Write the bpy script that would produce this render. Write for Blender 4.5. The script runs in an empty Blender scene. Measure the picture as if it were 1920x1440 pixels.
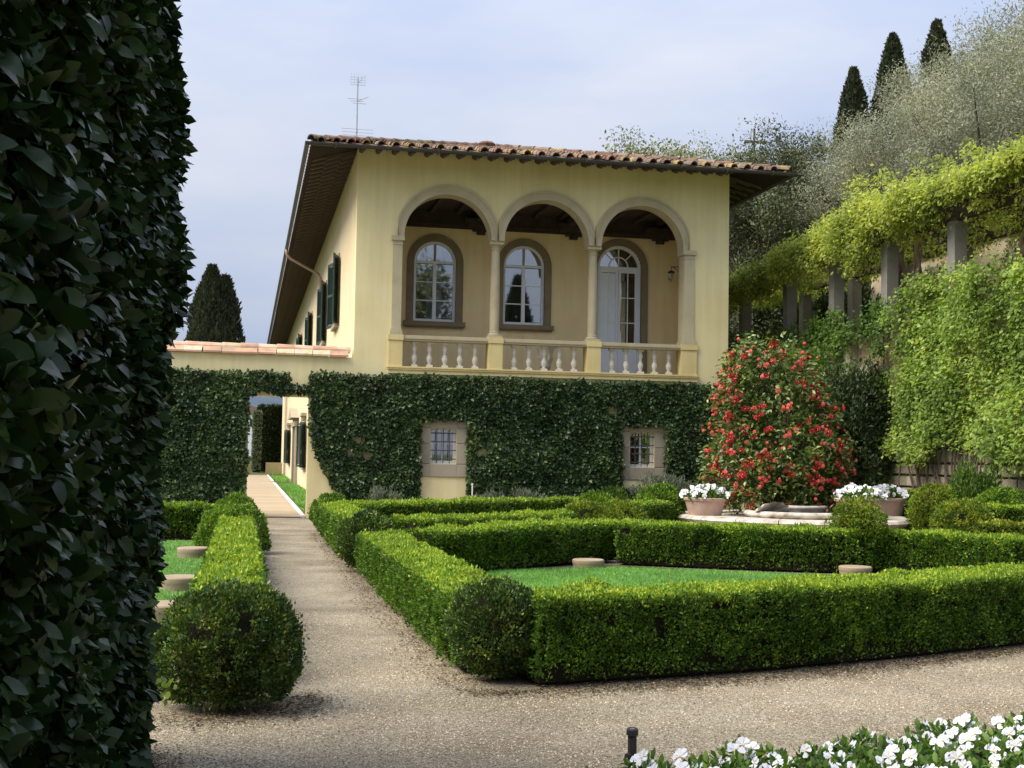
import bpy, math, random
import numpy as np
from mathutils import Matrix, Vector
scene = bpy.context.scene
C = scene.collection
R_ = math.radians
# ------------------------------------------------------------------ camera
EYE = 1.65
F_PX = 2400.0
PIT, ROL, YAW = R_(3.199), R_(0.983), R_(11.63)
fwd = Vector((math.sin(YAW)*math.cos(PIT), math.cos(YAW)*math.cos(PIT), math.sin(PIT)))
rgt = Vector((math.cos(YAW), -math.sin(YAW), 0))
upv = rgt.cross(fwd)
r2 = rgt*math.cos(ROL) + upv*math.sin(ROL)
u2 = -rgt*math.sin(ROL) + upv*math.cos(ROL)
cam = bpy.data.cameras.new('camera')
cam.sensor_width = 36.0
cam.lens = F_PX/1920*36
cam.clip_start = 0.05
cam.clip_end = 20000
camo = bpy.data.objects.new('camera', cam)
camo.matrix_world = Matrix(((r2.x, u2.x, -fwd.x, 0), (r2.y, u2.y, -fwd.y, 0), (r2.z, u2.z, -fwd.z, EYE), (0, 0, 0, 1)))
C.objects.link(camo)
scene.camera = camo
# ------------------------------------------------------------------ sky, sun, exposure
SUN_EL, SUN_AZ = R_(51), R_(-9)        # hazy sun from the left, a little in front of the facade plane
sdir = Vector((-math.cos(SUN_EL)*math.cos(SUN_AZ), math.cos(SUN_EL)*math.sin(SUN_AZ), math.sin(SUN_EL)))
world = bpy.data.worlds.new('World')
scene.world = world
world.use_nodes = True
wn, wl = world.node_tree.nodes, world.node_tree.links
wn.clear()
w_out = wn.new('ShaderNodeOutputWorld')
w_bg = wn.new('ShaderNodeBackground')
w_bg.inputs['Strength'].default_value = 0.1
sky = wn.new('ShaderNodeTexSky')
sky.sky_type = 'NISHITA'
sky.sun_disc = False
sky.sun_elevation = SUN_EL
sky.sun_rotation = math.atan2(sdir.x, sdir.y)
geo = wn.new('ShaderNodeTexCoord')
sep = wn.new('ShaderNodeSeparateXYZ')
wl.new(geo.outputs['Generated'], sep.inputs[0])
zc = wn.new('ShaderNodeClamp')
wl.new(sep.outputs['Z'], zc.inputs['Value'])
grad = wn.new('ShaderNodeMath'); grad.operation = 'MULTIPLY_ADD'      # overcast sky: brighter towards the zenith
grad.inputs[1].default_value = 1.8; grad.inputs[2].default_value = 1.0
wl.new(zc.outputs[0], grad.inputs[0])
nz = wn.new('ShaderNodeTexNoise'); nz.inputs['Scale'].default_value = 2.2; nz.inputs['Detail'].default_value = 5
mp = wn.new('ShaderNodeMapping'); mp.inputs['Scale'].default_value = (1, 1, 3.2)
wl.new(geo.outputs['Generated'], mp.inputs[0]); wl.new(mp.outputs[0], nz.inputs['Vector'])
cr = wn.new('ShaderNodeValToRGB')
cr.color_ramp.elements[0].position = 0.36; cr.color_ramp.elements[0].color = (0.38, 0.46, 0.66, 1)
cr.color_ramp.elements[1].position = 0.66; cr.color_ramp.elements[1].color = (0.60, 0.625, 0.70, 1)
wl.new(nz.outputs['Fac'], cr.inputs[0])
cm = wn.new('ShaderNodeVectorMath'); cm.operation = 'SCALE'
wl.new(cr.outputs[0], cm.inputs[0])
cs = wn.new('ShaderNodeMath'); cs.operation = 'MULTIPLY'; cs.inputs[1].default_value = 6.25
wl.new(grad.outputs[0], cs.inputs[0]); wl.new(cs.outputs[0], cm.inputs['Scale'])
wmix = wn.new('ShaderNodeMixRGB'); wmix.inputs[0].default_value = 0.88
wl.new(sky.outputs[0], wmix.inputs[1]); wl.new(cm.outputs[0], wmix.inputs[2])
wl.new(wmix.outputs[0], w_bg.inputs['Color']); wl.new(w_bg.outputs[0], w_out.inputs[0])
sun = bpy.data.lights.new('sun', 'SUN')
sun.energy = 4.3
sun.angle = R_(46)
sun.color = (1.0, 0.93, 0.80)
suno = bpy.data.objects.new('sun', sun)
suno.rotation_euler = (-sdir).to_track_quat('-Z', 'Y').to_euler()
suno.location = (-20, 10, 30)
C.objects.link(suno)
scene.view_settings.view_transform = 'Standard'
scene.view_settings.look = 'None'
scene.view_settings.gamma = 1
scene.view_settings.use_curve_mapping = False
scene.view_settings.exposure = 0.57
scene.cycles.max_bounces = 6
scene.cycles.diffuse_bounces = 3
scene.cycles.transparent_max_bounces = 12

# ------------------------------------------------------------------ materials
M = {}
def newmat(name):
    m = bpy.data.materials.new(name); m.use_nodes = True
    M[name] = m
    n, l = m.node_tree.nodes, m.node_tree.links
    n.clear()
    out = n.new('ShaderNodeOutputMaterial')
    b = n.new('ShaderNodeBsdfPrincipled')
    l.new(b.outputs[0], out.inputs[0])
    return m, n, l, b, out
def ramp(n, cols, pos=None):
    r = n.new('ShaderNodeValToRGB')
    e = r.color_ramp.elements
    while len(e) < len(cols): e.new(0.5)
    for i, c in enumerate(cols):
        e[i].position = pos[i] if pos else i/(len(cols)-1)
        e[i].color = (*c, 1)
    return r
def texco(n, l, scale, kind='noise', detail=4, rough=0.55, stretch=None, coord='Object'):
    tc = n.new('ShaderNodeTexCoord')
    t = n.new('ShaderNodeTexNoise' if kind == 'noise' else 'ShaderNodeTexVoronoi')
    t.inputs['Scale'].default_value = scale
    if kind == 'noise':
        t.inputs['Detail'].default_value = detail; t.inputs['Roughness'].default_value = rough
    if stretch:
        mpn = n.new('ShaderNodeMapping'); mpn.inputs['Scale'].default_value = stretch
        l.new(tc.outputs[coord], mpn.inputs[0]); l.new(mpn.outputs[0], t.inputs['Vector'])
    else:
        l.new(tc.outputs[coord], t.inputs['Vector'])
    return t
def bump(n, l, b, src, strength, dist):
    bp = n.new('ShaderNodeBump'); bp.inputs['Strength'].default_value = strength; bp.inputs['Distance'].default_value = dist
    l.new(src, bp.inputs['Height']); l.new(bp.outputs[0], b.inputs['Normal'])
def surf(name, cols, scale=3, rough=0.8, spec=0.3, bs=0.3, bd=0.01, fine=40, stretch=None, metallic=0, randobj=0.0, pos=None, detail=5):
    """Noise-mottled surface with fine relief; randobj mixes a per-object random shift into the ramp."""
    m, n, l, b, out = newmat(name)
    t = texco(n, l, scale, stretch=stretch, detail=detail)
    r = ramp(n, cols, pos)
    if randobj:
        oi = n.new('ShaderNodeObjectInfo')
        mx = n.new('ShaderNodeMixRGB'); mx.inputs[0].default_value = randobj
        l.new(t.outputs['Fac'], mx.inputs[1]); l.new(oi.outputs['Random'], mx.inputs[2])
        l.new(mx.outputs[0], r.inputs[0])
    else:
        l.new(t.outputs['Fac'], r.inputs[0])
    l.new(r.outputs[0], b.inputs['Base Color'])
    b.inputs['Roughness'].default_value = rough
    b.inputs['Specular IOR Level'].default_value = spec
    b.inputs['Metallic'].default_value = metallic
    if bs:
        f = texco(n, l, fine, detail=6)
        bump(n, l, b, f.outputs['Fac'], bs, bd)
    return m
def plaster(name, base, light, dark):
    m, n, l, b, out = newmat(name)
    a = texco(n, l, 0.9, detail=6, rough=0.6)
    r = ramp(n, [dark, base, light], [0.30, 0.52, 0.75])
    l.new(a.outputs['Fac'], r.inputs[0])
    s = texco(n, l, 1.6, detail=5, stretch=(3.5, 3.5, 0.22))          # rain streaks down the wall
    sr = ramp(n, [(0.80, 0.78, 0.74), (1, 1, 1)], [0.33, 0.60])
    l.new(s.outputs['Fac'], sr.inputs[0])
    mx = n.new('ShaderNodeMixRGB'); mx.blend_type = 'MULTIPLY'; mx.inputs[0].default_value = 0.38
    l.new(r.outputs[0], mx.inputs[1]); l.new(sr.outputs[0], mx.inputs[2])
    l.new(mx.outputs[0], b.inputs['Base Color'])
    b.inputs['Roughness'].default_value = 0.9; b.inputs['Specular IOR Level'].default_value = 0.15
    f = texco(n, l, 25, detail=8)
    bump(n, l, b, f.outputs['Fac'], 0.25, 0.01)
    return m
def leafmat(name, cols, transl=0.3, rough=0.45, spec=0.35, var=1.2, tcol=None, pos=None):
    m, n, l, b, out = newmat(name)
    at = n.new('ShaderNodeAttribute'); at.attribute_name = 'rnd'
    r = ramp(n, cols, pos)
    l.new(at.outputs['Fac'], r.inputs[0])
    t = texco(n, l, var, detail=3)
    vr = ramp(n, [(0.62, 0.66, 0.62), (1.0, 1.0, 1.0), (1.22, 1.15, 1.0)], [0.3, 0.5, 0.7])
    l.new(t.outputs['Fac'], vr.inputs[0])
    mx = n.new('ShaderNodeMixRGB'); mx.blend_type = 'MULTIPLY'; mx.inputs[0].default_value = 1
    l.new(r.outputs[0], mx.inputs[1]); l.new(vr.outputs[0], mx.inputs[2])
    l.new(mx.outputs[0], b.inputs['Base Color'])
    b.inputs['Roughness'].default_value = rough
    b.inputs['Specular IOR Level'].default_value = spec
    tr = n.new('ShaderNodeBsdfTranslucent')
    tm = n.new('ShaderNodeMixRGB'); tm.blend_type = 'MULTIPLY'; tm.inputs[0].default_value = 1
    tm.inputs[2].default_value = (*(tcol or (1.5, 1.5, 0.6)), 1)
    l.new(mx.outputs[0], tm.inputs[1]); l.new(tm.outputs[0], tr.inputs['Color'])
    ms = n.new('ShaderNodeMixShader'); ms.inputs[0].default_value = transl
    l.new(b.outputs[0], ms.inputs[1]); l.new(tr.outputs[0], ms.inputs[2])
    l.new(ms.outputs[0], out.inputs[0])
    return m
plaster('plaster', (0.80, 0.69, 0.385), (0.84, 0.735, 0.43), (0.75, 0.64, 0.34))
plaster('plaster_side', (0.76, 0.62, 0.41), (0.80, 0.67, 0.46), (0.71, 0.57, 0.36))
plaster('plaster_ochre', (0.87, 0.68, 0.37), (0.89, 0.71, 0.41), (0.82, 0.62, 0.33))
plaster('plaster_trim', (0.70, 0.57, 0.27), (0.74, 0.61, 0.31), (0.62, 0.50, 0.24))
plaster('plaster_old', (0.48, 0.39, 0.29), (0.60, 0.52, 0.41), (0.30, 0.22, 0.16))
surf('stone', [(0.36, 0.30, 0.19), (0.50, 0.43, 0.28), (0.58, 0.51, 0.35)], 2.5, 0.85, 0.2, 0.35, 0.01, 60)
surf('stool_stone', [(0.20, 0.145, 0.095), (0.31, 0.24, 0.165), (0.42, 0.35, 0.26)], 5, 0.9, 0.2, 0.5, 0.01, 40)
surf('stone_grey', [(0.24, 0.20, 0.15), (0.36, 0.31, 0.23), (0.44, 0.38, 0.28)], 3, 0.9, 0.2, 0.5, 0.01, 45, randobj=0.4)
surf('stone_dark', [(0.17, 0.13, 0.08), (0.25, 0.195, 0.12), (0.30, 0.24, 0.155)], 3, 0.9, 0.2, 0.4, 0.01, 45)
surf('stone_pale', [(0.42, 0.38, 0.32), (0.62, 0.58, 0.50), (0.70, 0.66, 0.58)], 4, 0.85, 0.2, 0.35, 0.008, 50)
surf('stone_fountain', [(0.22, 0.19, 0.15), (0.48, 0.43, 0.36), (0.66, 0.62, 0.55)], 5, 0.85, 0.25, 0.6, 0.012, 30, pos=[0.3, 0.5, 0.7])
surf('stone_rubble', [(0.22, 0.19, 0.13), (0.42, 0.37, 0.28), (0.55, 0.50, 0.40)], 3, 0.95, 0.15, 0.8, 0.02, 18, randobj=0.35)
surf('post_stone', [(0.15, 0.145, 0.13), (0.235, 0.225, 0.205), (0.29, 0.28, 0.255)], 4, 0.9, 0.2, 0.5, 0.01, 50)
surf('roof_tile', [(0.055, 0.05, 0.042), (0.19, 0.105, 0.075), (0.29, 0.21, 0.155), (0.12, 0.105, 0.085), (0.34, 0.25, 0.08)], 7, 0.9, 0.15, 0.5, 0.01, 40, randobj=0.5, pos=[0.2, 0.36, 0.5, 0.62, 0.78])
surf('coping_tile', [(0.36, 0.24, 0.17), (0.52, 0.31, 0.21), (0.60, 0.46, 0.35), (0.42, 0.35, 0.16)], 4, 0.9, 0.15, 0.5, 0.01, 40, randobj=0.35, pos=[0.25, 0.42, 0.6, 0.75])
surf('terracotta', [(0.40, 0.23, 0.17), (0.50, 0.34, 0.27), (0.57, 0.46, 0.39)], 6, 0.9, 0.15, 0.3, 0.006, 50)
surf('dark_wood', [(0.035, 0.024, 0.018), (0.065, 0.047, 0.036), (0.10, 0.075, 0.06)], 4, 0.85, 0.2, 0.4, 0.01, 40)
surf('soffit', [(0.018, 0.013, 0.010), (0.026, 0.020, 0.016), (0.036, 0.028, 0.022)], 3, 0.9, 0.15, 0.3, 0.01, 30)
surf('rafter_wood', [(0.075, 0.055, 0.042), (0.12, 0.092, 0.072), (0.17, 0.135, 0.11)], 4, 0.85, 0.2, 0.4, 0.01, 40)
surf('gutter_metal', [(0.035, 0.031, 0.029), (0.05, 0.045, 0.042), (0.075, 0.068, 0.06)], 3, 0.5, 0.4, 0.1, 0.004, 30)
surf('copper_pipe', [(0.26, 0.17, 0.13), (0.34, 0.23, 0.18), (0.40, 0.29, 0.23)], 5, 0.55, 0.4, 0.1, 0.003, 30)
surf('white_paint', [(0.70, 0.71, 0.72), (0.78, 0.79, 0.80), (0.82, 0.82, 0.82)], 5, 0.45, 0.4, 0.08, 0.003, 60)
surf('shutter_green', [(0.012, 0.028, 0.026), (0.02, 0.045, 0.042), (0.03, 0.06, 0.055)], 5, 0.5, 0.4, 0.1, 0.003, 40)
surf('iron', [(0.02, 0.02, 0.02), (0.035, 0.033, 0.032), (0.06, 0.05, 0.045)], 6, 0.55, 0.4, 0.2, 0.003, 60)
surf('grille_iron', [(0.05, 0.05, 0.055), (0.08, 0.08, 0.085), (0.12, 0.12, 0.12)], 6, 0.6, 0.4, 0.2, 0.003, 60)
surf('antenna_metal', [(0.30, 0.31, 0.32), (0.45, 0.46, 0.48), (0.6, 0.6, 0.6)], 6, 0.4, 0.5, 0, metallic=0.6)
surf('interior', [(0.03, 0.028, 0.025), (0.045, 0.042, 0.04), (0.06, 0.055, 0.05)], 2, 0.9, 0.1, 0)
surf('curtain', [(0.55, 0.56, 0.60), (0.66, 0.67, 0.70), (0.74, 0.74, 0.76)], 4, 0.9, 0.1, 0)
surf('bark', [(0.06, 0.045, 0.032), (0.13, 0.10, 0.075), (0.20, 0.165, 0.125)], 8, 0.95, 0.1, 0.8, 0.02, 20, stretch=(1, 1, 0.3))
surf('vine_bark', [(0.14, 0.10, 0.08), (0.27, 0.20, 0.16), (0.36, 0.29, 0.24)], 9, 0.95, 0.1, 0.6, 0.01, 30)
surf('twigs', [(0.012, 0.012, 0.007), (0.022, 0.020, 0.012), (0.035, 0.03, 0.02)], 12, 0.95, 0.05, 0.9, 0.03, 30)  # near-black colour for the light-blocking hedge cores and their stems
surf('soil', [(0.035, 0.027, 0.019), (0.06, 0.047, 0.033), (0.09, 0.07, 0.05)], 6, 0.95, 0.1, 0.9, 0.02, 30)
surf('field', [(0.04, 0.06, 0.02), (0.07, 0.09, 0.035), (0.10, 0.11, 0.05)], 0.4, 0.95, 0.1, 0.5, 0.03, 6)
surf('far_hills', [(0.05, 0.07, 0.095), (0.075, 0.10, 0.13), (0.10, 0.125, 0.15)], 0.01, 0.95, 0.05, 0)  # blueness of distant haze is put into this colour
surf('paving', [(0.27, 0.215, 0.155), (0.37, 0.30, 0.215), (0.43, 0.355, 0.26)], 3, 0.9, 0.15, 0.4, 0.008, 40, randobj=0.45)
surf('kerb_stone', [(0.45, 0.45, 0.43), (0.58, 0.57, 0.55), (0.66, 0.65, 0.62)], 4, 0.9, 0.2, 0.4, 0.008, 40)
surf('petal_white', [(0.60, 0.60, 0.66), (0.70, 0.70, 0.74), (0.76, 0.75, 0.78)], 30, 0.7, 0.2, 0)
surf('petal_yellow', [(0.70, 0.45, 0.02), (0.8, 0.55, 0.04), (0.8, 0.6, 0.1)], 10, 0.7, 0.2, 0)
surf('petal_red', [(0.22, 0.008, 0.012), (0.42, 0.022, 0.026), (0.56, 0.075, 0.06), (0.64, 0.24, 0.17)], 12, 0.55, 0.3, 0, randobj=0.55, pos=[0.25, 0.45, 0.65, 0.85])
surf('stamen', [(0.7, 0.45, 0.08), (0.8, 0.55, 0.1), (0.8, 0.6, 0.2)], 10, 0.7, 0.2, 0)
leafmat('box_bright', [(0.028, 0.062, 0.009), (0.070, 0.145, 0.015), (0.19, 0.32, 0.034), (0.36, 0.44, 0.05)], 0.24, 0.5, 0.22, 2.0, pos=[0, 0.35, 0.8, 1])
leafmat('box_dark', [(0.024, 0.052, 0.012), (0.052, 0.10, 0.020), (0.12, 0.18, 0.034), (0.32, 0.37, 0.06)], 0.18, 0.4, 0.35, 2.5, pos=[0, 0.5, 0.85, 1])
leafmat('box_yellow', [(0.04, 0.08, 0.010), (0.11, 0.18, 0.02), (0.26, 0.31, 0.036), (0.44, 0.43, 0.06)], 0.24, 0.5, 0.22, 2.0, pos=[0, 0.4, 0.8, 1])
leafmat('laurel', [(0.008, 0.020, 0.006), (0.016, 0.036, 0.010), (0.030, 0.058, 0.015), (0.06, 0.10, 0.022)], 0.10, 0.32, 0.17, 1.0, pos=[0, 0.5, 0.93, 1])
leafmat('wall_ivy', [(0.022, 0.043, 0.014), (0.048, 0.088, 0.026), (0.092, 0.15, 0.045), (0.26, 0.32, 0.12)], 0.2, 0.38, 0.42, 1.1, pos=[0, 0.5, 0.93, 1])
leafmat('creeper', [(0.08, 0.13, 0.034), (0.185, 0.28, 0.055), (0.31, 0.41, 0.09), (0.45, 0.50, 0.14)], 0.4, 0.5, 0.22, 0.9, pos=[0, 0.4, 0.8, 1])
leafmat('creeper_shade', [(0.035, 0.075, 0.014), (0.07, 0.14, 0.022), (0.11, 0.20, 0.03), (0.18, 0.26, 0.05)], 0.35, 0.5, 0.25, 0.9, pos=[0, 0.4, 0.8, 1])  # darker copy of creeper, shade put into leaf colour; plain green on shrubs
leafmat('wisteria', [(0.13, 0.17, 0.045), (0.27, 0.335, 0.08), (0.43, 0.48, 0.115), (0.56, 0.55, 0.17)], 0.45, 0.5, 0.2, 0.7, pos=[0, 0.35, 0.8, 1])
leafmat('olive', [(0.22, 0.235, 0.165), (0.28, 0.295, 0.215), (0.33, 0.345, 0.26), (0.39, 0.40, 0.32)], 0.25, 0.5, 0.3, 0.5, tcol=(1.2, 1.2, 0.8))
leafmat('ilex', [(0.09, 0.105, 0.05), (0.17, 0.185, 0.09), (0.26, 0.27, 0.14), (0.36, 0.36, 0.21)], 0.2, 0.45, 0.3, 0.5)
leafmat('ilex_dark', [(0.035, 0.045, 0.024), (0.065, 0.08, 0.04), (0.10, 0.12, 0.06), (0.16, 0.175, 0.09)], 0.2, 0.45, 0.3, 0.5)
leafmat('cypress', [(0.020, 0.028, 0.016), (0.036, 0.046, 0.026), (0.055, 0.066, 0.036), (0.085, 0.085, 0.05)], 0.15, 0.6, 0.2, 0.8)
leafmat('shrub_dark', [(0.014, 0.028, 0.010), (0.026, 0.046, 0.016), (0.045, 0.07, 0.024), (0.08, 0.11, 0.04)], 0.2, 0.45, 0.3, 1.0)
leafmat('camellia', [(0.03, 0.065, 0.014), (0.065, 0.12, 0.025), (0.17, 0.23, 0.055), (0.44, 0.46, 0.18)], 0.25, 0.28, 0.5, 2.0, pos=[0, 0.4, 0.75, 1])  # palest step of the ramp puts leaf highlights into the colour
leafmat('pansy_leaf', [(0.035, 0.085, 0.014), (0.065, 0.14, 0.022), (0.11, 0.20, 0.03), (0.16, 0.25, 0.05)], 0.3, 0.5, 0.3, 3.0)
leafmat('grass', [(0.07, 0.19, 0.035), (0.115, 0.295, 0.058), (0.16, 0.38, 0.08), (0.27, 0.44, 0.14)], 0.35, 0.5, 0.25, 0.8)
leafmat('herb', [(0.09, 0.12, 0.08), (0.15, 0.19, 0.13), (0.22, 0.25, 0.19), (0.30, 0.32, 0.27)], 0.25, 0.6, 0.2, 1.5)
leafmat('pebbles', [(0.15, 0.12, 0.08), (0.285, 0.235, 0.165), (0.38, 0.32, 0.228), (0.59, 0.53, 0.41)], 0.0, 0.85, 0.2, 1.2, pos=[0, 0.35, 0.75, 1])
def gravel_mat():
    m, n, l, b, out = newmat('gravel')
    v = texco(n, l, 95, 'voronoi')
    r = ramp(n, [(0.175, 0.14, 0.10), (0.30, 0.25, 0.175), (0.38, 0.325, 0.236), (0.52, 0.47, 0.37)], [0, 0.4, 0.8, 1])
    sp = n.new('ShaderNodeSeparateColor'); l.new(v.outputs['Color'], sp.inputs[0]); l.new(sp.outputs[0], r.inputs[0])
    t = texco(n, l, 0.9, detail=6)
    vr = ramp(n, [(0.68, 0.66, 0.64), (1.0, 1.0, 1.0)], [0.36, 0.60])
    l.new(t.outputs['Fac'], vr.inputs[0])
    mx = n.new('ShaderNodeMixRGB'); mx.blend_type = 'MULTIPLY'; mx.inputs[0].default_value = 1
    l.new(r.outputs[0], mx.inputs[1]); l.new(vr.outputs[0], mx.inputs[2])
    l.new(mx.outputs[0], b.inputs['Base Color'])
    b.inputs['Roughness'].default_value = 0.95; b.inputs['Specular IOR Level'].default_value = 0.1
    bump(n, l, b, v.outputs['Distance'], 0.8, 0.012)
gravel_mat()
def lawn_mat():
    surf('lawn', [(0.075, 0.15, 0.035), (0.11, 0.20, 0.05), (0.15, 0.25, 0.07)], 6, 0.9, 0.1, 0.9, 0.02, 120)
lawn_mat()
def glass_mat(name, refl, tint):
    m, n, l, b, out = newmat(name)
    n.remove(b)
    g = n.new('ShaderNodeBsdfGlossy'); g.inputs['Roughness'].default_value = 0.02; g.inputs['Color'].default_value = (0.9, 0.92, 0.95, 1)
    t = n.new('ShaderNodeBsdfTransparent'); t.inputs['Color'].default_value = (*tint, 1)
    f = n.new('ShaderNodeLayerWeight'); f.inputs['Blend'].default_value = 0.25
    a = n.new('ShaderNodeMath'); a.operation = 'MULTIPLY_ADD'; a.inputs[1].default_value = 0.6; a.inputs[2].default_value = refl; a.use_clamp = True
    l.new(f.outputs['Fresnel'], a.inputs[0])
    x = n.new('ShaderNodeMixShader'); l.new(a.outputs[0], x.inputs[0]); l.new(t.outputs[0], x.inputs[1]); l.new(g.outputs[0], x.inputs[2])
    l.new(x.outputs[0], out.inputs[0])
glass_mat('glass', 0.24, (0.75, 0.78, 0.80))
def water_mat():
    m, n, l, b, out = newmat('water')
    b.inputs['Base Color'].default_value = (0.012, 0.014, 0.010, 1); b.inputs['Roughness'].default_value = 0.05
    t = texco(n, l, 9, detail=3); bump(n, l, b, t.outputs['Fac'], 0.15, 0.02)
water_mat()

# ------------------------------------------------------------------ mesh helpers
class MB:
    """Collects shapes; build() links them as ONE mesh object."""
    def __init__(s): s.v, s.f = [], []
    def poly(s, vs, fs):
        o = len(s.v); s.v += [tuple(p) for p in vs]; s.f += [tuple(i+o for i in q) for q in fs]; return s
    def box(s, x0, x1, y0, y1, z0, z1):
        return s.poly([(x0,y0,z0),(x1,y0,z0),(x1,y1,z0),(x0,y1,z0),(x0,y0,z1),(x1,y0,z1),(x1,y1,z1),(x0,y1,z1)],
                      [(0,3,2,1),(4,5,6,7),(0,1,5,4),(1,2,6,5),(2,3,7,6),(3,0,4,7)])
    def bevbox(s, x0, x1, y0, y1, z0, z1, b=0.01):
        pts = []
        for z, i in ((z0, b), (z0+b, 0), (z1-b, 0), (z1, b)):
            pts += [(x0+i,y0+b*(i==0)*0+i,z),(x1-i,y0+i,z),(x1-i,y1-i,z),(x0+i,y1-i,z)]
        fs = [(3,2,1,0),(12,13,14,15)]
        for k in range(3):
            for j in range(4):
                a = k*4+j; c = k*4+(j+1)%4
                fs.append((a, c, c+4, a+4))
        return s.poly(pts, fs)
    def lathe(s, prof, cx, cy, cz, seg=16):
        n = len(prof); vs = []
        for (r, z) in prof:
            for k in range(seg):
                a = 2*math.pi*k/seg; vs.append((cx+r*math.cos(a), cy+r*math.sin(a), cz+z))
        fs = []
        for i in range(n-1):
            for k in range(seg):
                fs.append((i*seg+k, i*seg+(k+1)%seg, (i+1)*seg+(k+1)%seg, (i+1)*seg+k))
        fs.append(tuple(range(seg))[::-1]); fs.append(tuple((n-1)*seg+k for k in range(seg)))
        return s.poly(vs, fs)
    def tube(s, pts, rad, seg=8, cap=True):
        pts = [Vector(p) for p in pts]
        rads = rad if isinstance(rad, (list, tuple)) else [rad]*len(pts)
        vs = []
        for i, p in enumerate(pts):
            d = (pts[min(i+1, len(pts)-1)] - pts[max(i-1, 0)]).normalized()
            a = d.orthogonal().normalized() if i == 0 else (a - d*a.dot(d)).normalized()
            b = d.cross(a)
            for k in range(seg):
                t = 2*math.pi*k/seg; vs.append(tuple(p + (a*math.cos(t)+b*math.sin(t))*rads[i]))
        fs = []
        for i in range(len(pts)-1):
            for k in range(seg):
                fs.append((i*seg+k, i*seg+(k+1)%seg, (i+1)*seg+(k+1)%seg, (i+1)*seg+k))
        if cap:
            fs.append(tuple(range(seg))[::-1]); fs.append(tuple((len(pts)-1)*seg+k for k in range(seg)))
        return s.poly(vs, fs)
    def prism(s, prof, y0, y1, axis='y'):
        """extrude a 2-D profile [(a, z)] along an axis"""
        n = len(prof); vs = []
        for y in (y0, y1):
            for (a, z) in prof:
                vs.append((a, y, z) if axis == 'y' else (y, a, z))
        fs = [tuple(range(n))[::-1], tuple(range(n, 2*n))]
        for k in range(n):
            fs.append((k, (k+1) % n, n+(k+1) % n, n+k))
        return s.poly(vs, fs)
    def mesh(s, name, smooth=False):
        me = bpy.data.meshes.new(name); me.from_pydata(s.v, [], s.f); me.validate()
        if smooth:
            me.polygons.foreach_set('use_smooth', [True]*len(me.polygons))
        return me
    def build(s, name, mat, parent=None, smooth=False, local=False, sharp=False):
        me = s.mesh(name, smooth); me.materials.append(M[mat])
        if sharp: me.set_sharp_from_angle(angle=R_(35))
        return link(name, me, parent, local)
def link(name, data, parent=None, local=False, loc=None, rot=None, scl=None):
    o = bpy.data.objects.new(name, data); C.objects.link(o)
    if parent:
        o.parent = parent
        if not local: o.matrix_parent_inverse = Matrix.Translation(parent.location).inverted()
    if loc: o.location = loc
    if rot: o.rotation_euler = rot
    if scl: o.scale = scl if not isinstance(scl, (int, float)) else (scl,)*3
    return o
def tag(o, label, cat=None, group=None, kind=None):
    if label: o['label'] = label
    if cat: o['category'] = cat
    if group: o['group'] = group
    if kind: o['kind'] = kind
    return o
def thing(name, label, cat, loc=(0, 0, 0), rz=0, group=None):
    o = bpy.data.objects.new(name, None); C.objects.link(o)
    o.location = loc; o.rotation_euler = (0, 0, rz); o.empty_display_size = 0.2
    return tag(o, label, cat, group)
def copy_tree(o, loc, rz=0, scl=None, label=None, parent=None):
    c = o.copy(); C.objects.link(c); c.parent = parent
    if parent is None:
        c.location = loc; c.rotation_euler = (0, 0, rz)
        if scl: c.scale = scl if not isinstance(scl, (int, float)) else (scl,)*3
        if label: c['label'] = label
    for ch in list(o.children):
        copy_tree(ch, None, parent=c)
    return c
def struct(o, label=None):
    o['kind'] = 'structure'
    if label: o['label'] = label
    return o
# ---- numpy foliage
def nmesh(name, V, Fc, mat, rnd=None):
    V = np.ascontiguousarray(V, np.float32).reshape(-1, 3); Fc = np.ascontiguousarray(Fc, np.int32)
    k = Fc.shape[1]; m = len(Fc)
    me = bpy.data.meshes.new(name)
    me.vertices.add(len(V)); me.vertices.foreach_set('co', V.ravel())
    me.loops.add(m*k); me.loops.foreach_set('vertex_index', Fc.ravel())
    me.polygons.add(m); me.polygons.foreach_set('loop_start', np.arange(0, m*k, k, dtype=np.int32))
    if rnd is not None:
        a = me.attributes.new('rnd', 'FLOAT', 'POINT'); a.data.foreach_set('value', np.ascontiguousarray(rnd, np.float32))
    me.update(calc_edges=True)
    me.materials.append(M[mat])
    return me
T_DIA = (np.array([(0,0,0),(.5,.5,.12),(0,1,0),(-.5,.5,.12)]), np.array([(0,1,2),(0,2,3)]))
T_TRI = (np.array([(-.5,0,0),(.5,0,0),(0,1,.0)]), np.array([(0,1,2)]))
T_LEAF = (np.array([(0,0,0),(0,.5,.05),(0,1,-.10),(.36,.26,.10),(.44,.62,.06),(-.36,.26,.10),(-.44,.62,.06)]),
          np.array([(0,3,1),(3,4,1),(1,4,2),(0,1,5),(5,1,6),(1,2,6)]))
T_OVAL = (np.array([(0,0,0),(0,.33,.04),(0,.68,.03),(0,1,-.12),(.30,.14,.07),(.46,.38,.10),(.42,.66,.05),(.22,.88,-.04),(-.30,.14,.07),(-.46,.38,.10),(-.42,.66,.05),(-.22,.88,-.04)]),
          np.array([(0,4,1),(4,5,1),(1,5,2),(5,6,2),(2,6,7),(2,7,3),(0,1,8),(8,1,9),(1,2,9),(9,2,10),(2,11,10),(2,3,11)]))
T_PEB = (np.array([(-.55,-.4,-.1),(.55,-.3,-.1),(.0,.6,-.1),(.03,.0,.38)]), np.array([(0,1,3),(1,2,3),(2,0,3)]))
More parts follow.
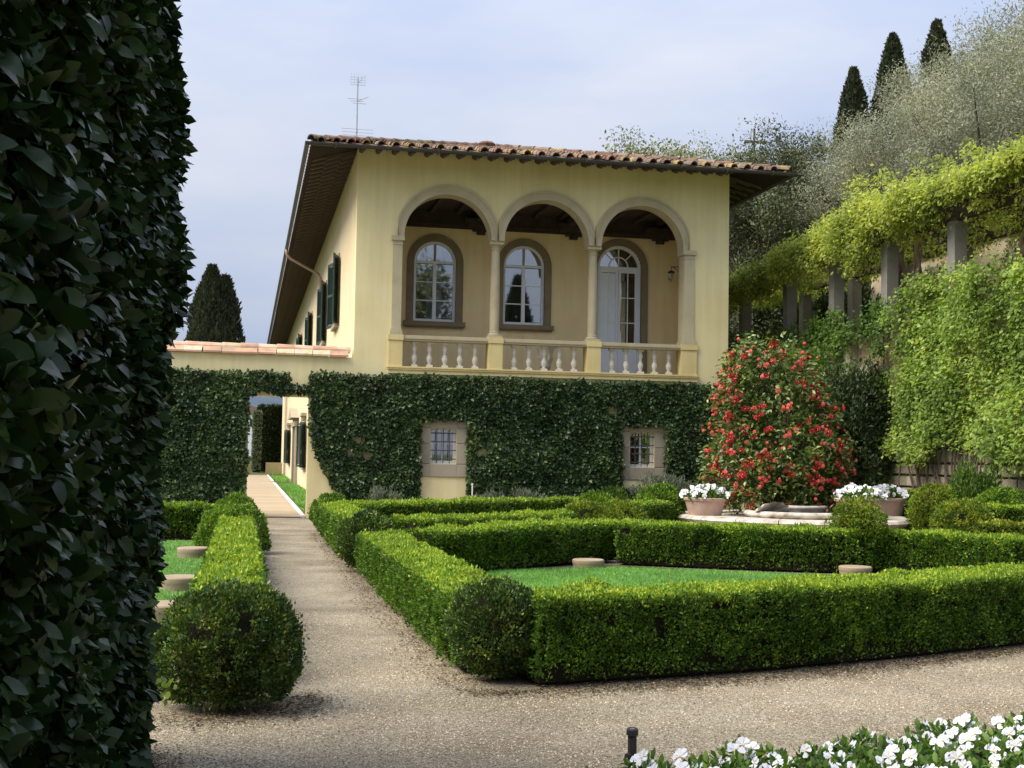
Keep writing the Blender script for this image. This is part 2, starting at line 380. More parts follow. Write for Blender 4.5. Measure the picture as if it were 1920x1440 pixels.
def unit(a): return a/np.maximum(np.linalg.norm(a, axis=-1, keepdims=True), 1e-9)
def leaves(name, P, A, N, L, W, mat, rng, tmpl=T_DIA, vary=0.35, bias=None):
    n = len(P)
    A = unit(A); B = unit(np.cross(A, N)); N = np.cross(B, A)
    s = (1 + vary*rng.uniform(-1, 1, n))[:, None, None]
    T, Fc = tmpl
    V = P[:, None, :] + s*(T[None, :, 0:1]*W*B[:, None, :] + T[None, :, 1:2]*L*A[:, None, :] + T[None, :, 2:3]*L*N[:, None, :])
    faces = (Fc[None] + (np.arange(n)*len(T))[:, None, None]).reshape(-1, 3)
    r = rng.uniform(0, 1, n) if bias is None else np.clip(bias + rng.normal(0, .18, n), 0, 1)
    return nmesh(name, V, faces, mat, np.repeat(r, len(T)))
def vnoise(p, scale, seed=0):
    """smooth lattice noise in 0..1"""
    q = np.asarray(p)*scale + seed*17.31
    i = np.floor(q).astype(np.int64); f = q - i; f = f*f*(3-2*f)
    def h(a):
        x = (a[:, 0]*73856093) ^ (a[:, 1]*19349663) ^ (a[:, 2]*83492791) ^ (seed*2654435)
        x = (x ^ (x >> 13))*1274126177 & 0x7fffffff
        return ((x ^ (x >> 16)) & 0xffff)/65535.0
    out = 0
    for dx in (0, 1):
        for dy in (0, 1):
            for dz in (0, 1):
                w = (f[:, 0] if dx else 1-f[:, 0])*(f[:, 1] if dy else 1-f[:, 1])*(f[:, 2] if dz else 1-f[:, 2])
                out = out + w*h(i+np.array([dx, dy, dz]))
    return out
def stuffpart(name, me, parent, local=False):
    o = link(name, me, parent, local); o['kind'] = 'stuff'; return o

# ------------------------------------------------------------------ the ground
Y0 = 32.64
gp = MB(); gp.poly([(-6000, -6000, -0.03), (6000, -6000, -0.03), (6000, 6000, -0.03), (-6000, 6000, -0.03)], [(0, 1, 2, 3)])
struct(gp.build('ground', 'field'))
def sheet(name, pts, z, mat):
    m = MB(); m.poly([(x, y, z) for x, y in pts], [tuple(range(len(pts)))])
    return struct(m.build(name, mat))
sheet('gravel_path', [(-14, -6), (16, -6), (16, Y0), (-14, Y0)], 0.0, 'gravel')
LAWN = [(2.05, 9.7), (2.05, 17.0), (4.1, 18.25), (5.45, 19.0), (6.9, 18.0), (8.5, 17.3), (9.4, 17.7), (10.0, 15), (10.4, 12.2), (7.2, 11.0)]
sheet('soil', LAWN, 0.006, 'soil')
def inpoly(P, poly):
    x, y = P[:, 0], P[:, 1]; r = np.zeros(len(P), bool); n = len(poly)
    for i in range(n):
        x1, y1 = poly[i]; x2, y2 = poly[(i+1) % n]
        c = ((y1 > y) != (y2 > y)); r ^= c & (x < (x2-x1)*(y-y1)/(y2-y1+1e-12)+x1)
    return r
LAWN2 = [(2.3, 9.9), (2.3, 16.8), (3.6, 17.85), (5.4, 18.35), (6.6, 17.75), (8.3, 16.9), (9.4, 16.8), (9.7, 12.2), (7.2, 11.2)]
sheet('lawn', LAWN2, 0.03, 'lawn')
rng = np.random.default_rng(5)
def grass_patch(name, poly, z, n, h, label, seed):
    rg = np.random.default_rng(seed)
    a = np.array(poly); lo, hi = a.min(0), a.max(0)
    P = rg.uniform(lo, hi, (n, 2)); P = P[inpoly(P, poly)]
    P3 = np.c_[P, np.full(len(P), z)]
    A = np.c_[rg.normal(0, .8, (len(P), 2)), np.ones(len(P))]
    me = leaves(name, P3, A, rg.normal(size=P3.shape)+np.array([0, 0, 1.]), h, h*0.22, 'grass', rg, T_TRI)
    tag(link(name, me), label, 'grass', kind='stuff')
grass_patch('grass', LAWN2, 0.025, 100000, 0.045, 'short bright green lawn grass inside the clipped box hedges', 8)
LAWNL = [(-3, 9.0), (-0.55, 9.0), (-0.55, 23.8), (-3, 23.8)]
sheet('lawn', LAWNL, 0.02, 'lawn')
grass_patch('grass', LAWNL, 0.015, 25000, 0.05, 'lawn grass left of the path behind the low hedge', 9)
# loose pebbles near the camera
rg = np.random.default_rng(11)
P = rg.uniform((-0.6, 5.6), (8.2, 13.5), (205000, 2))
dist = np.hypot(P[:, 0], P[:, 1])
keep = rg.uniform(0, 1, len(P)) < np.clip((7.2/dist)**2.2, 0, 1)
inpath = ((P[:, 0] < 1.75) & (P[:, 0] > -0.5)) | (P[:, 1] < 8.7 + 0.36*(P[:, 0]-1.8))
vis = (P[:, 0]/P[:, 1] < 0.68)
P = P[keep & inpath & vis]
n = len(P)
P3 = np.c_[P, rg.uniform(0.0, 0.004, n)]
ang = rg.uniform(0, 6.28, n)
A = np.c_[np.cos(ang), np.sin(ang), rg.normal(0, .25, n)]
Nn = np.c_[rg.normal(0, .25, (n, 2)), np.ones(n)]
me = leaves('pebbles', P3, A, Nn, 0.010, 0.009, 'pebbles', rg, T_PEB, 0.5)
tag(link('pebbles', me), 'loose tan pebbles scattered over the gravel path', 'gravel', kind='stuff')

# ------------------------------------------------------------------ hedges
def hedge(name, label, pts, width, height, leafL, mat, cat='hedge', cov=3.0, seed=1, group=None, wob=0.05, ends=(True, True), topbias=0.0):
    rg = np.random.default_rng(seed)
    pts = np.array(pts, float)
    for _ in range(3 if len(pts) > 2 else 0):               # round the corners of the line
        q = [pts[0]]
        for a_, b_ in zip(pts[:-1], pts[1:]): q += [a_*.75+b_*.25, a_*.25+b_*.75]
        pts = np.array(q+[pts[-1]])
    root = thing(name, label, cat, (pts[0, 0], pts[0, 1], 0), group=group)
    seg = np.linalg.norm(np.diff(pts, axis=0), axis=1); L = seg.sum(); cum = np.r_[0, np.cumsum(seg)]
    la = 0.5*leafL*leafL*0.55
    n = int(L*(2*height+width)*cov/la)
    t = rg.uniform(0, L, n)
    k = np.clip(np.searchsorted(cum, t)-1, 0, len(seg)-1)
    d = unit(np.diff(pts, axis=0)); D = d[k]
    # mitred direction: blend near joints
    base = pts[k] + D*(t-cum[k])[:, None]
    nrm = np.c_[D[:, 1], -D[:, 0]]
    u = rg.uniform(0, 2*height+width, n)
    off = np.empty(n); z = np.empty(n); on = np.zeros((n, 3))
    a = u < height; b = (u >= height) & (u < height+width); c = u >= height+width
    off[a] = width/2; z[a] = u[a]; on[a, :2] = nrm[a]
    off[b] = (u[b]-height) - width/2; z[b] = height; on[b, 2] = 1
    off[c] = -width/2; z[c] = u[c]-height-width; on[c, :2] = -nrm[c]
    # ends
    Ps = [np.c_[base + nrm*off[:, None], z]]; Ns = [on]
    for e, (p, dd) in enumerate(((pts[0], -d[0]), (pts[-1], d[-1]))):
        if not ends[e]: continue
        m = int(width*height*cov/la); nn = np.array([dd[1], -dd[0]])
        oo = rg.uniform(-width/2, width/2, m)
        Ps.append(np.c_[p + nn*oo[:, None], rg.uniform(0, height, m)]); Ns.append(np.tile(np.r_[dd, 0], (m, 1)))
    P = np.concatenate(Ps); N = np.concatenate(Ns)
    # round the shoulders, uneven clipping, leafless foot
    P += N*((vnoise(P, 3.2, seed)-0.5)*wob*2 + (vnoise(P, 11, seed+3)-0.5)*wob)[:, None]
    depth = rg.exponential(0.022, len(P)) - 0.008
    P -= N*depth[:, None]
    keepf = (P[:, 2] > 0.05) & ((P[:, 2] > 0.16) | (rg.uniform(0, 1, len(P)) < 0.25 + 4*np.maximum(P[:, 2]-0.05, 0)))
    keepf &= vnoise(P, 10, seed+7) > np.where(N[:, 2] > .5, 0.10, 0.21)
    away = (N[:, 2] < .5) & ((N[:, :2]*P[:, :2]).sum(1) > 0); keepf &= ~away | (rg.uniform(0, 1, len(P)) < .3)   # thinner where no one looks
    P, N = P[keepf], N[keepf]
    ns = int(len(P)*.06)                                     # young shoots standing proud of the clipped surface
    si = rg.integers(0, len(P), ns); si = si[(N[si, 2] > .5) | (rg.uniform(0, 1, ns) < .3)]; si = si[vnoise(P[si], 5, seed+9) > .45]
    Ps = P[si] + N[si]*rg.uniform(.0, .035, len(si))[:, None]
    P = np.concatenate([P, Ps]); N = np.concatenate([N, N[si]]); nsh = len(si)
    A = N*0.55 + rg.normal(0, 0.55, P.shape); A[:, 2] += np.where(N[:, 2] > .5, 0.15, 0.6)
    bias = 0.20 + 0.35*(vnoise(P, 14, seed+5)-0.4) + np.where(N[:, 2] > .5, topbias+.08, 0) + rg.uniform(0, 0.22, len(P))  # lighter tops, darker sides: sunlight and shade put into new and old leaf colour
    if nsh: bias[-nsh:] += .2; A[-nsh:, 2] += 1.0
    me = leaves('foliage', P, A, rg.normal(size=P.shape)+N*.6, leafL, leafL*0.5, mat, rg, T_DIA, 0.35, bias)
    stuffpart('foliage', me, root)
    m = MB(); ins = min(0.075, width*0.15)  # solid dark core added inside to block light, joined with the stems
    for i in range(len(pts)-1):
        p, q = pts[i], pts[i+1]; nn = np.array([d[i][1], -d[i][0]])*(width/2-ins)
        z1 = height-.055 - i*0.0008
        m.poly([(*(p+nn), 0.03), (*(p-nn), 0.03), (*(q-nn), 0.03), (*(q+nn), 0.03), (*(p+nn), z1), (*(p-nn), z1), (*(q-nn), z1), (*(q+nn), z1)],
               [(0,3,2,1),(4,5,6,7),(0,1,5,4),(1,2,6,5),(2,3,7,6),(3,0,4,7)])
    for s_ in np.arange(0.15, L, 0.3):
        kk = min(np.searchsorted(cum, s_)-1, len(seg)-1); bp = pts[kk]+d[kk]*(s_-cum[kk])
        jx, jy = rg.uniform(-.08, .08, 2)
        m.tube([(bp[0]+jx, bp[1]+jy, -0.02), (bp[0]+jx*.5, bp[1]+jy*.5, 0.3)], 0.012, 5)
    m.build('stems', 'twigs', root)['kind'] = 'stuff'
    return root
def ball(name, label, c, r, leafL, mat, seed, cov=2.6, squash=1.0, cat='topiary', group=None, wob=0.09):
    rg = np.random.default_rng(seed)
    root = thing(name, label, cat, (c[0], c[1], 0), group=group)
    la = 0.5*leafL*leafL*0.55; n = int(4*math.pi*r*r*cov/la)
    N = unit(rg.normal(size=(n, 3)))
    rr = r*(1 + (vnoise(N*1.0+seed, 2.2, seed)-.5)*wob*2.4 + (vnoise(N+seed, 7, seed+1)-.5)*wob*1.4)
    P = N*(rr - rg.exponential(0.022, n)*1.1 + 0.008)[:, None]*np.array([1, 1, squash]) + np.array(c)
    k = (P[:, 2] > 0.05) & (vnoise(P, 10, seed+7) > 0.24) & (((N*np.array([c[0], c[1], c[2]-1.65])).sum(1) < .3*r*c[1]) | (rg.uniform(0, 1, n) < .35)); P, N = P[k], N[k]
    sh = (rg.uniform(0, 1, len(P)) < .10) & (N[:, 2] > -.2); P[sh] += N[sh]*rg.uniform(.005, .05, sh.sum())[:, None]
    A = N*0.6 + rg.normal(0, 0.5, P.shape); A[:, 2] += 0.5
    bias = 0.3 + 0.7*(vnoise(P, 13, seed+5)-0.4) + rg.uniform(0, 0.25, len(P))
    stuffpart('foliage', leaves('foliage', P, A, rg.normal(size=P.shape), leafL, leafL*0.55, mat, rg, T_DIA, 0.35, bias), root)
    m = MB(); q = 0.80  # dark inner body added to stop light passing through; trunk joined on
    prof = [(r*q*math.sin(t), r*q*squash*-math.cos(t)) for t in np.linspace(0.15, math.pi-0.15, 9)]
    prof = [(a, max(z_, -c[2]+0.03)) for a, z_ in prof]
    m.lathe(prof, c[0], c[1], c[2], 14)
    m.tube([(c[0], c[1], -0.03), (c[0], c[1], c[2])], 0.03, 6)
    m.build('stems', 'twigs', root)['kind'] = 'stuff'
    return root
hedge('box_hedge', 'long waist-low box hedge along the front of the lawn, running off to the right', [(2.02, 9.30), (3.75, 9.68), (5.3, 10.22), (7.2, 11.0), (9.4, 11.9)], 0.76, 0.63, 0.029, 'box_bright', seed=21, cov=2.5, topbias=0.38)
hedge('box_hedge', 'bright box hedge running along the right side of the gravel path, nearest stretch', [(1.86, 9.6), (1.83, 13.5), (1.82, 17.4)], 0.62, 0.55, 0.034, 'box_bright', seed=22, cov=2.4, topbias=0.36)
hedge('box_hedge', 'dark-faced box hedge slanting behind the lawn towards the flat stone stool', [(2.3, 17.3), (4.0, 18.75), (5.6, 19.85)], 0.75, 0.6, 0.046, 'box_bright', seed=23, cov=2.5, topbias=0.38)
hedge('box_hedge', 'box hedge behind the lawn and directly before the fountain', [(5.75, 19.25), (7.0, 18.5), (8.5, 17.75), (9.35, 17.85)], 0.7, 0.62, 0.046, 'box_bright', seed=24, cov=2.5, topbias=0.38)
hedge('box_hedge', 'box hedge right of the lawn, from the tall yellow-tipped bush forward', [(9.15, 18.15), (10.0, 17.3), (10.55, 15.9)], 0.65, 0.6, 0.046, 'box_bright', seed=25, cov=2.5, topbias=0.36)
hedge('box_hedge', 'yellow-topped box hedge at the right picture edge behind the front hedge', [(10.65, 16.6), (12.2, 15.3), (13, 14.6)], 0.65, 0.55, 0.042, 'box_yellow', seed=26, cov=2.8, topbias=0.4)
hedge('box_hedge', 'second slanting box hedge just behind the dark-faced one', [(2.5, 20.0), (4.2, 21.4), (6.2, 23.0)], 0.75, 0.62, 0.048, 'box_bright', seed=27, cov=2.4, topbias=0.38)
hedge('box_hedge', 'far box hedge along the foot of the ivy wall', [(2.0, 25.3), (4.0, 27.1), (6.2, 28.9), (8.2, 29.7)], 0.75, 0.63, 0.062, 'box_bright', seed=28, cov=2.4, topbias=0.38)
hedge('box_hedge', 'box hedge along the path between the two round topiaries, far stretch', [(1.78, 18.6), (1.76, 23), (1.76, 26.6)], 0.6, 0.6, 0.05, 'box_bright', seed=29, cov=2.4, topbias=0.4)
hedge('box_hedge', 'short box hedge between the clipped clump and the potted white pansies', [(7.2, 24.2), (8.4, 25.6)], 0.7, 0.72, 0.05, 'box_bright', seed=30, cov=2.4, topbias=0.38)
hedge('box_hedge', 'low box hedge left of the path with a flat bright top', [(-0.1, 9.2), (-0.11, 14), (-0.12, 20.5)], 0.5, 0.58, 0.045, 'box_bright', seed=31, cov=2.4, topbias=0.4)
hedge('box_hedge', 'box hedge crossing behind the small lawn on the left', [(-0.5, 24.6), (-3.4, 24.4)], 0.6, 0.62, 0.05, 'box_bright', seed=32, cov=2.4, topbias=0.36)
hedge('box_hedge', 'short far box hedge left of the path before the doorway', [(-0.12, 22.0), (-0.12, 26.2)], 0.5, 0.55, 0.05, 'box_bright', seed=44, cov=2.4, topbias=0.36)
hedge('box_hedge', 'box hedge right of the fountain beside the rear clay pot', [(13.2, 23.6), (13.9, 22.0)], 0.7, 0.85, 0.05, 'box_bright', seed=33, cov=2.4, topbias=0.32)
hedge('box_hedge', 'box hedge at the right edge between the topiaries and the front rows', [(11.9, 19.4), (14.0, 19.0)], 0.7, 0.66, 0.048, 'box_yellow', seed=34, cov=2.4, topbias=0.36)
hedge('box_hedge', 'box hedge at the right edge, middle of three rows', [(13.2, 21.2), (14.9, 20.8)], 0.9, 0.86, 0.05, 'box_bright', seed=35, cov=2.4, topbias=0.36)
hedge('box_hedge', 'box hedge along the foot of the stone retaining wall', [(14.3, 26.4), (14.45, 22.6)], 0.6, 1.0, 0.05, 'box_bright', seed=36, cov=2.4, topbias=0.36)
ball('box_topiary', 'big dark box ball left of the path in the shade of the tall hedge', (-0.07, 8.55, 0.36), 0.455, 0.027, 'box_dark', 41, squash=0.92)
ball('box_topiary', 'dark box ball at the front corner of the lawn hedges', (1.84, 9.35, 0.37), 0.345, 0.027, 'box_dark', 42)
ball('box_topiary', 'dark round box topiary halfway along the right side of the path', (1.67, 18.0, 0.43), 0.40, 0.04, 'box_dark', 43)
ball('box_topiary', 'small round box topiary at the path corner next to the doorway', (1.74, 27.0, 0.40), 0.39, 0.045, 'box_bright', 45)
ball('box_topiary', 'broad box dome left of the path beyond the flat-topped hedge', (-0.19, 21.2, 0.25), 0.56, 0.04, 'box_bright', 46, squash=0.85)
ball('box_topiary', 'farthest box dome left of the path near the doorway', (-0.2, 27.2, 0.30), 0.46, 0.048, 'box_bright', 47, squash=0.9)
ball('box_topiary', 'tall yellow-tipped box bush in front of the middle clay pot', (8.98, 17.82, 0.66), 0.37, 0.042, 'box_yellow', 48, squash=1.05, wob=0.24)
ball('box_topiary', 'left half of the bright clipped clump before the ivy wall', (6.0, 22.5, 0.42), 0.46, 0.045, 'box_yellow', 49, squash=0.95, wob=0.1)
ball('box_topiary', 'right half of the bright clipped clump before the ivy wall', (6.75, 22.7, 0.42), 0.46, 0.045, 'box_yellow', 50, squash=0.9, wob=0.1)
ball('box_topiary', 'small box dome peeping over the hedge behind the bright clump', (7.8, 28.2, 0.40), 0.46, 0.05, 'box_bright', 51, squash=0.9)
ball('box_topiary', 'round box bush just left of the left clay pot', (8.55, 25.9, 0.55), 0.52, 0.05, 'box_bright', 52)
ball('box_topiary', 'bronze-green box ball on the right before the stone wall', (13.0, 22.6, 0.74), 0.46, 0.046, 'box_yellow', 53)
ball('box_topiary', 'yellow-green box ball low on the right in front of the bronze one', (11.9, 19.8, 0.58), 0.48, 0.046, 'box_yellow', 54, squash=0.9)
ball('box_topiary', 'box mound at the right picture edge near the stone wall', (14.0, 21.9, 0.62), 0.6, 0.05, 'box_bright', 55, squash=0.9)

# ---- leaf litter and soil along the hedge feet
def litter():
    rg = np.random.default_rng(58); out = []
    for pts, n in (([(1.50, 9.0), (1.46, 17.4), (1.44, 26.5)], 5000), ([(1.55, 8.85), (2.2, 8.80), (3.9, 9.22), (5.45, 9.76), (7.4, 10.55)], 6500), ([(0.16, 9.1), (0.16, 20.5)], 2600), ([(-.45, 8.1), (.35, 8.3), (.45, 8.9)], 1500), ([(-.42, 5.5), (-.45, 7.3), (-.9, 7.6)], 1500)):
        p = np.array(pts); sg = np.linalg.norm(np.diff(p, axis=0), axis=1); cu = np.r_[0, np.cumsum(sg)]
        t = rg.uniform(0, cu[-1], n); q = np.c_[np.interp(t, cu, p[:, 0]), np.interp(t, cu, p[:, 1])]
        out.append(q + rg.normal(0, .12, (n, 2))*(.5+vnoise(np.c_[q, t*0], 1.2, 59))[:, None])
    q = np.concatenate(out); n = len(q); P = np.c_[q, rg.uniform(.006, .012, n)]
    a = rg.uniform(0, 6.28, n); A = np.c_[np.cos(a), np.sin(a), rg.normal(0, .2, n)]; N = np.c_[rg.normal(0, .3, (n, 2)), np.ones(n)]
    me = leaves('leaf_litter', P, A, N, .022, .013, 'litter', rg, T_DIA, .5)
    tag(link('leaf_litter', me), 'brown fallen leaves and crumbs of soil along the hedge feet', 'litter', kind='stuff')
leafmat('litter', [(0.05, 0.037, 0.024), (0.10, 0.075, 0.048), (0.17, 0.13, 0.08), (0.27, 0.21, 0.13)], 0.0, 0.9, 0.1, 1.5)
litter()

# ---- the tall dark hedge at the left
def big_hedge():
    rg = np.random.default_rng(60)
    root = thing('laurel_hedge', 'towering dark glossy-leaved hedge filling the left edge', 'hedge', (-1.5, 5, 0))
    Zs = np.array([0, 1.2, 2.2, 2.8, 3.5, 3.9, 4.2]); Xs = np.array([-0.52, -0.515, -0.49, -0.455, -0.445, -0.53, -0.80])
    n = 55000
    y = rg.uniform(2.3, 7.25, n); z = rg.uniform(0, 4.25, n)
    x = np.interp(z, Zs, Xs)
    P = np.c_[x, y, z]; N = np.tile([1.0, 0, 0.05], (n, 1))
    ne = 9000                                            # end face, rounded corner
    ze = rg.uniform(0, 4.25, ne); xe = np.interp(ze, Zs, Xs) - rg.uniform(0, 1.0, ne)**1.3
    Pe = np.c_[xe, np.full(ne, 7.25), ze]; Ne = np.tile([0.2, 1.0, 0.05], (ne, 1))
    nt = 900
    Pt = np.c_[rg.uniform(-1.9, -0.7, nt), rg.uniform(1.2, 7.2, nt), np.full(nt, 4.22)]; Nt = np.tile([0.1, 0, 1.0], (nt, 1))
    P = np.concatenate([P, Pe, Pt]); N = unit(np.concatenate([N, Ne, Nt]))
    near = np.clip((P[:, 1]-6.75)/0.5, 0, 1)
    P[:, 0] -= np.where(N[:, 0] > .6, near**2*0.10, 0)
    bmp = (vnoise(P, 1.6, 61)-.5)*0.16 + (vnoise(P, 4.5, 62)-.5)*0.12
    P = P + N*(bmp - rg.exponential(0.05, len(P)) + 0.01)[:, None]
    A = np.c_[rg.normal(0.35, .55, len(P)), rg.normal(0, .7, len(P)), rg.normal(-.35, .5, len(P))] + N*0.25
    Nl = N*0.9 + rg.normal(0, .6, P.shape); Nl[:, 2] += 0.25
    bias = 0.25 + 0.6*(vnoise(P, 5, 63)-.4) + rg.uniform(0, .3, len(P))
    nr = (P[:, 1] < 4.1) & (N[:, 2] < .6)
    for sel, tm in ((nr, T_OVAL), (~nr, T_LEAF)):
        me = leaves('foliage', P[sel], A[sel], Nl[sel], 0.068, 0.039, 'laurel', rg, tm, 0.5, bias[sel]); me.polygons.foreach_set('use_smooth', [True]*len(me.polygons))
        stuffpart('foliage', me, root)
    rs = np.random.default_rng(64); sp_ = np.array([(-.43, 7.2, .33), (-.41, 7.22, .38), (-.40, 7.25, .30)])[rs.integers(0, 3, 14)] + rs.normal(0, .025, (14, 3))
    stuffpart('young_sprig', leaves('young_sprig', sp_, rs.normal(.4, .5, (14, 3)), rs.normal(0, .5, (14, 3))+np.array([0, -.5, .8]), .05, .03, 'creeper', rs, T_OVAL, .3), root)
    m = MB(); m.prism([(-0.62, 0), (-0.58, 2.2), (-0.56, 3.4), (-0.85, 4.0), (-1.9, 4.0), (-1.9, 0)], 1.0, 7.02)  # added solid core, keeps light from coming through the leaves
    m.build('stems', 'twigs', root)['kind'] = 'stuff'
    tw = MB()
    for k in range(260):
        yy, zz = rg.uniform(2, 7.1), rg.uniform(0.1, 4)
        xx = np.interp(zz, Zs, Xs)-0.10
        tw.tube([(xx, yy, zz), (xx+0.09, yy+rg.normal(0, .08), zz+rg.uniform(-.02, .12))], [0.004, 0.0025], 4)
    tw.build('twigs', 'vine_bark', root)['kind'] = 'stuff'
big_hedge()

# ------------------------------------------------------------------ the villa
villa = thing('villa', 'yellow plastered villa with a three-arched loggia and tiled hip roof', 'villa', (7.6, Y0, 0))
XL, XR, ZT = 2.59, 12.67, 9.5
BAYX = [3.65, 6.26, 8.91, 11.53]; SPR = 7.25; RI = 1.145; RO = 1.385
WT = 0.45
def window_holes_wall(m, x0, x1, z0, z1, y0, y1, holes):
    xs = x0
    for (a, b, c, d) in holes:
        m.box(xs, a, y0, y1, z0, z1); m.box(a, b, y0, y1, z0, c); m.box(a, b, y0, y1, d, z1); xs = b
    m.box(xs, x1, y0, y1, z0, z1)
fw = MB()
WL, WR = (4.61, 5.28, 1.41, 2.32), (9.93, 10.61, 1.40, 2.33)
window_holes_wall(fw, XL, XR, -0.3, 3.70, Y0, Y0+WT, [WL, WR])
fw.box(XL, 3.54, Y0, Y0+WT, 3.70, ZT); fw.box(11.67, XR, Y0, Y0+WT, 3.70, ZT)
def arch_z(x):
    for i in range(3):
        c = (BAYX[i]+BAYX[i+1])/2
        if abs(x-c) < RI: return SPR + math.sqrt(max(RI*RI-(x-c)**2, 0))
    return SPR
xs = [3.54]
for i in range(3):
    c = (BAYX[i]+BAYX[i+1])/2
    xs += [c - RI*math.cos(math.pi*k/36) for k in range(37)]
xs.append(11.67)
for a, b in zip(xs[:-1], xs[1:]):
    if b-a < 1e-6: continue
    za, zb = arch_z(a+1e-6), arch_z(b-1e-6)
    fw.poly([(a, Y0, za), (b, Y0, zb), (b, Y0, ZT), (a, Y0, ZT), (a, Y0+WT, za), (b, Y0+WT, zb), (b, Y0+WT, ZT), (a, Y0+WT, ZT)],
            [(0,1,2,3), (7,6,5,4), (4,5,1,0)])
fw.build('front_wall', 'plaster', villa)
# shell of the house
m = MB(); m.box(XL+0.002, XL+0.4, Y0+WT, 100, -0.6, ZT); m.build('side_wall', 'plaster_side', villa)
m = MB(); m.box(XR-0.4, XR-0.002, Y0+WT, 100, -0.3, ZT); m.build('side_wall', 'plaster_side', villa)
m = MB(); m.box(XL+0.4, XR-0.4, 99.6, 100, -0.3, ZT); m.build('rear_wall', 'plaster_side', villa)
YB = Y0+2.85                                             # loggia back wall plane
LW = [(5.04, 0.60, 5.36, 7.64), (7.60, 0.60, 5.36, 7.64)]     # centre, half width, sill, crown of opening
DR = (10.42, 0.66, 3.74, 7.78)
def arched_open(m, x0, x1, z0, z1, y0, y1, ops):
    xs = x0
    for (c, h, s, t) in ops:
        m.box(xs, c-h, y0, y1, z0, z1)
        if s > z0+0.01: m.box(c-h, c+h, y0, y1, z0, s)
        zs = t-h; k = 20
        for i in range(k):
            a0, a1 = math.pi*i/k, math.pi*(i+1)/k
            xa, xb = c-h*math.cos(a0), c-h*math.cos(a1); za, zb = zs+h*math.sin(a0), zs+h*math.sin(a1)
            m.poly([(xa, y0, za), (xb, y0, zb), (xb, y0, z1), (xa, y0, z1), (xa, y1, za), (xb, y1, zb), (xb, y1, z1), (xa, y1, z1)], [(0,1,2,3), (7,6,5,4), (4,5,1,0)])
        xs = c+h
    m.box(xs, x1, y0, y1, z0, z1)
m = MB(); arched_open(m, XL+0.4, XR-0.4, 3.72, 9.3, YB, YB+0.35, LW+[DR]); m.build('loggia_wall', 'plaster_ochre', villa)
m = MB(); m.box(XL+0.4, XL+0.45, Y0+WT, YB, 3.72, 9.3); m.build('loggia_wall', 'plaster_ochre', villa)
m = MB(); m.box(XR-0.45, XR-0.4, Y0+WT, YB, 3.72, 9.3); m.build('loggia_wall', 'plaster_ochre', villa)
m = MB(); m.box(XL+0.4, XR-0.4, Y0+WT, 40.5, 3.5, 3.72); m.box(3.5, 11.69, Y0+0.002, Y0+WT, 3.70, 3.72); m.build('loggia_floor', 'kerb_stone', villa)
m = MB(); m.box(XL+0.4, XR-0.4, Y0+WT, YB, 8.52, 8.62); m.box(XL+.45, XR-.45, YB-.06, YB-.003, 8.02, 8.518); m.box(XL+.453, XR-.453, YB-.10, YB-.062, 8.10, 8.16); ceil = m.build('loggia_ceiling', 'dark_wood', villa)
for k in range(13):
    x = XL+0.75+k*0.74
    b = MB(); b.box(x, x+0.12, Y0+WT+0.003, YB-0.103, 8.40, 8.518); b.build('beam', 'dark_wood', ceil)
for x in (6.26, 8.91):
    b = MB(); b.box(x-0.14, x+0.14, Y0+WT+0.003, YB-0.103, 8.22, 8.398); b.build('beam', 'dark_wood', ceil)
for x in (6.3, 9.0, 11.6):                                # carved corbels hanging below the ceiling
    b = MB()
    for i, (w, h, z) in enumerate(((0.95, .14, 8.16), (0.72, .11, 8.05), (0.48, .10, 7.95), (0.24, .09, 7.86))):
        b.box(x-w*.5, x+w*.5, YB-0.34+i*0.05, YB-0.104, z, z+h-0.002)
    for i in range(5):
        b.lathe([(0.02, -.07), (.055, -.03), (.05, .03), (.02, .06)], x-.36+i*.18, YB-.24, 8.10-0.08*(2-abs(i-2)), 8)
    b.build('corbel', 'dark_wood', ceil)
m = MB()
m.box(XL+0.4, XR-0.4, 40.5, 40.6, 3.72, 9.0); m.box(XL+.4, XL+.5, YB+.35, 40.5, 3.72, 9.0); m.box(XR-.5, XR-.4, YB+.35, 40.5, 3.72, 9.0); m.box(XL+.4, XR-.4, YB+.35, 40.5, 8.9, 9.0)
m.build('room_wall', 'interior', villa)
# arches of dressed stone
def arch_band(cx):
    hb = (BAYX[1]-BAYX[0])/2
    m = MB(); k = 40
    for (r0, r1, y) in ((RI-0.004, RI+0.10, -0.045), (RI+0.10, RO-0.05, -0.03), (RO-0.05, RO, -0.06)):
        for i in range(k):
            q = []
            for a in (math.pi*i/k, math.pi*(i+1)/k):
                for r in (r0, r1):
                    x = max(-hb+.004, min(hb-.004, -r*math.cos(a))); q.append((cx+x, SPR+r*math.sin(a)))
            (a0, b0, a1, b1) = q
            m.poly([(a0[0], Y0+y, a0[1]), (b0[0], Y0+y, b0[1]), (b1[0], Y0+y, b1[1]), (a1[0], Y0+y, a1[1]),
                    (a0[0], Y0+0.01, a0[1]), (b0[0], Y0+.01, b0[1]), (b1[0], Y0+.01, b1[1]), (a1[0], Y0+.01, a1[1])],
                   [(0,3,2,1), (4,5,6,7), (0,1,5,4), (1,2,6,5), (2,3,7,6), (3,0,4,7)])
    for i in range(k):                                   # stone soffit of the arch
        a0, a1 = math.pi*i/k, math.pi*(i+1)/k; r = RI-0.004
        m.poly([(cx-r*math.cos(a0), Y0-.03, SPR+r*math.sin(a0)), (cx-r*math.cos(a1), Y0-.03, SPR+r*math.sin(a1)),
                (cx-r*math.cos(a1), Y0+WT, SPR+r*math.sin(a1)), (cx-r*math.cos(a0), Y0+WT, SPR+r*math.sin(a0))], [(0,3,2,1)])
    return m.build('arch', 'stone', villa)
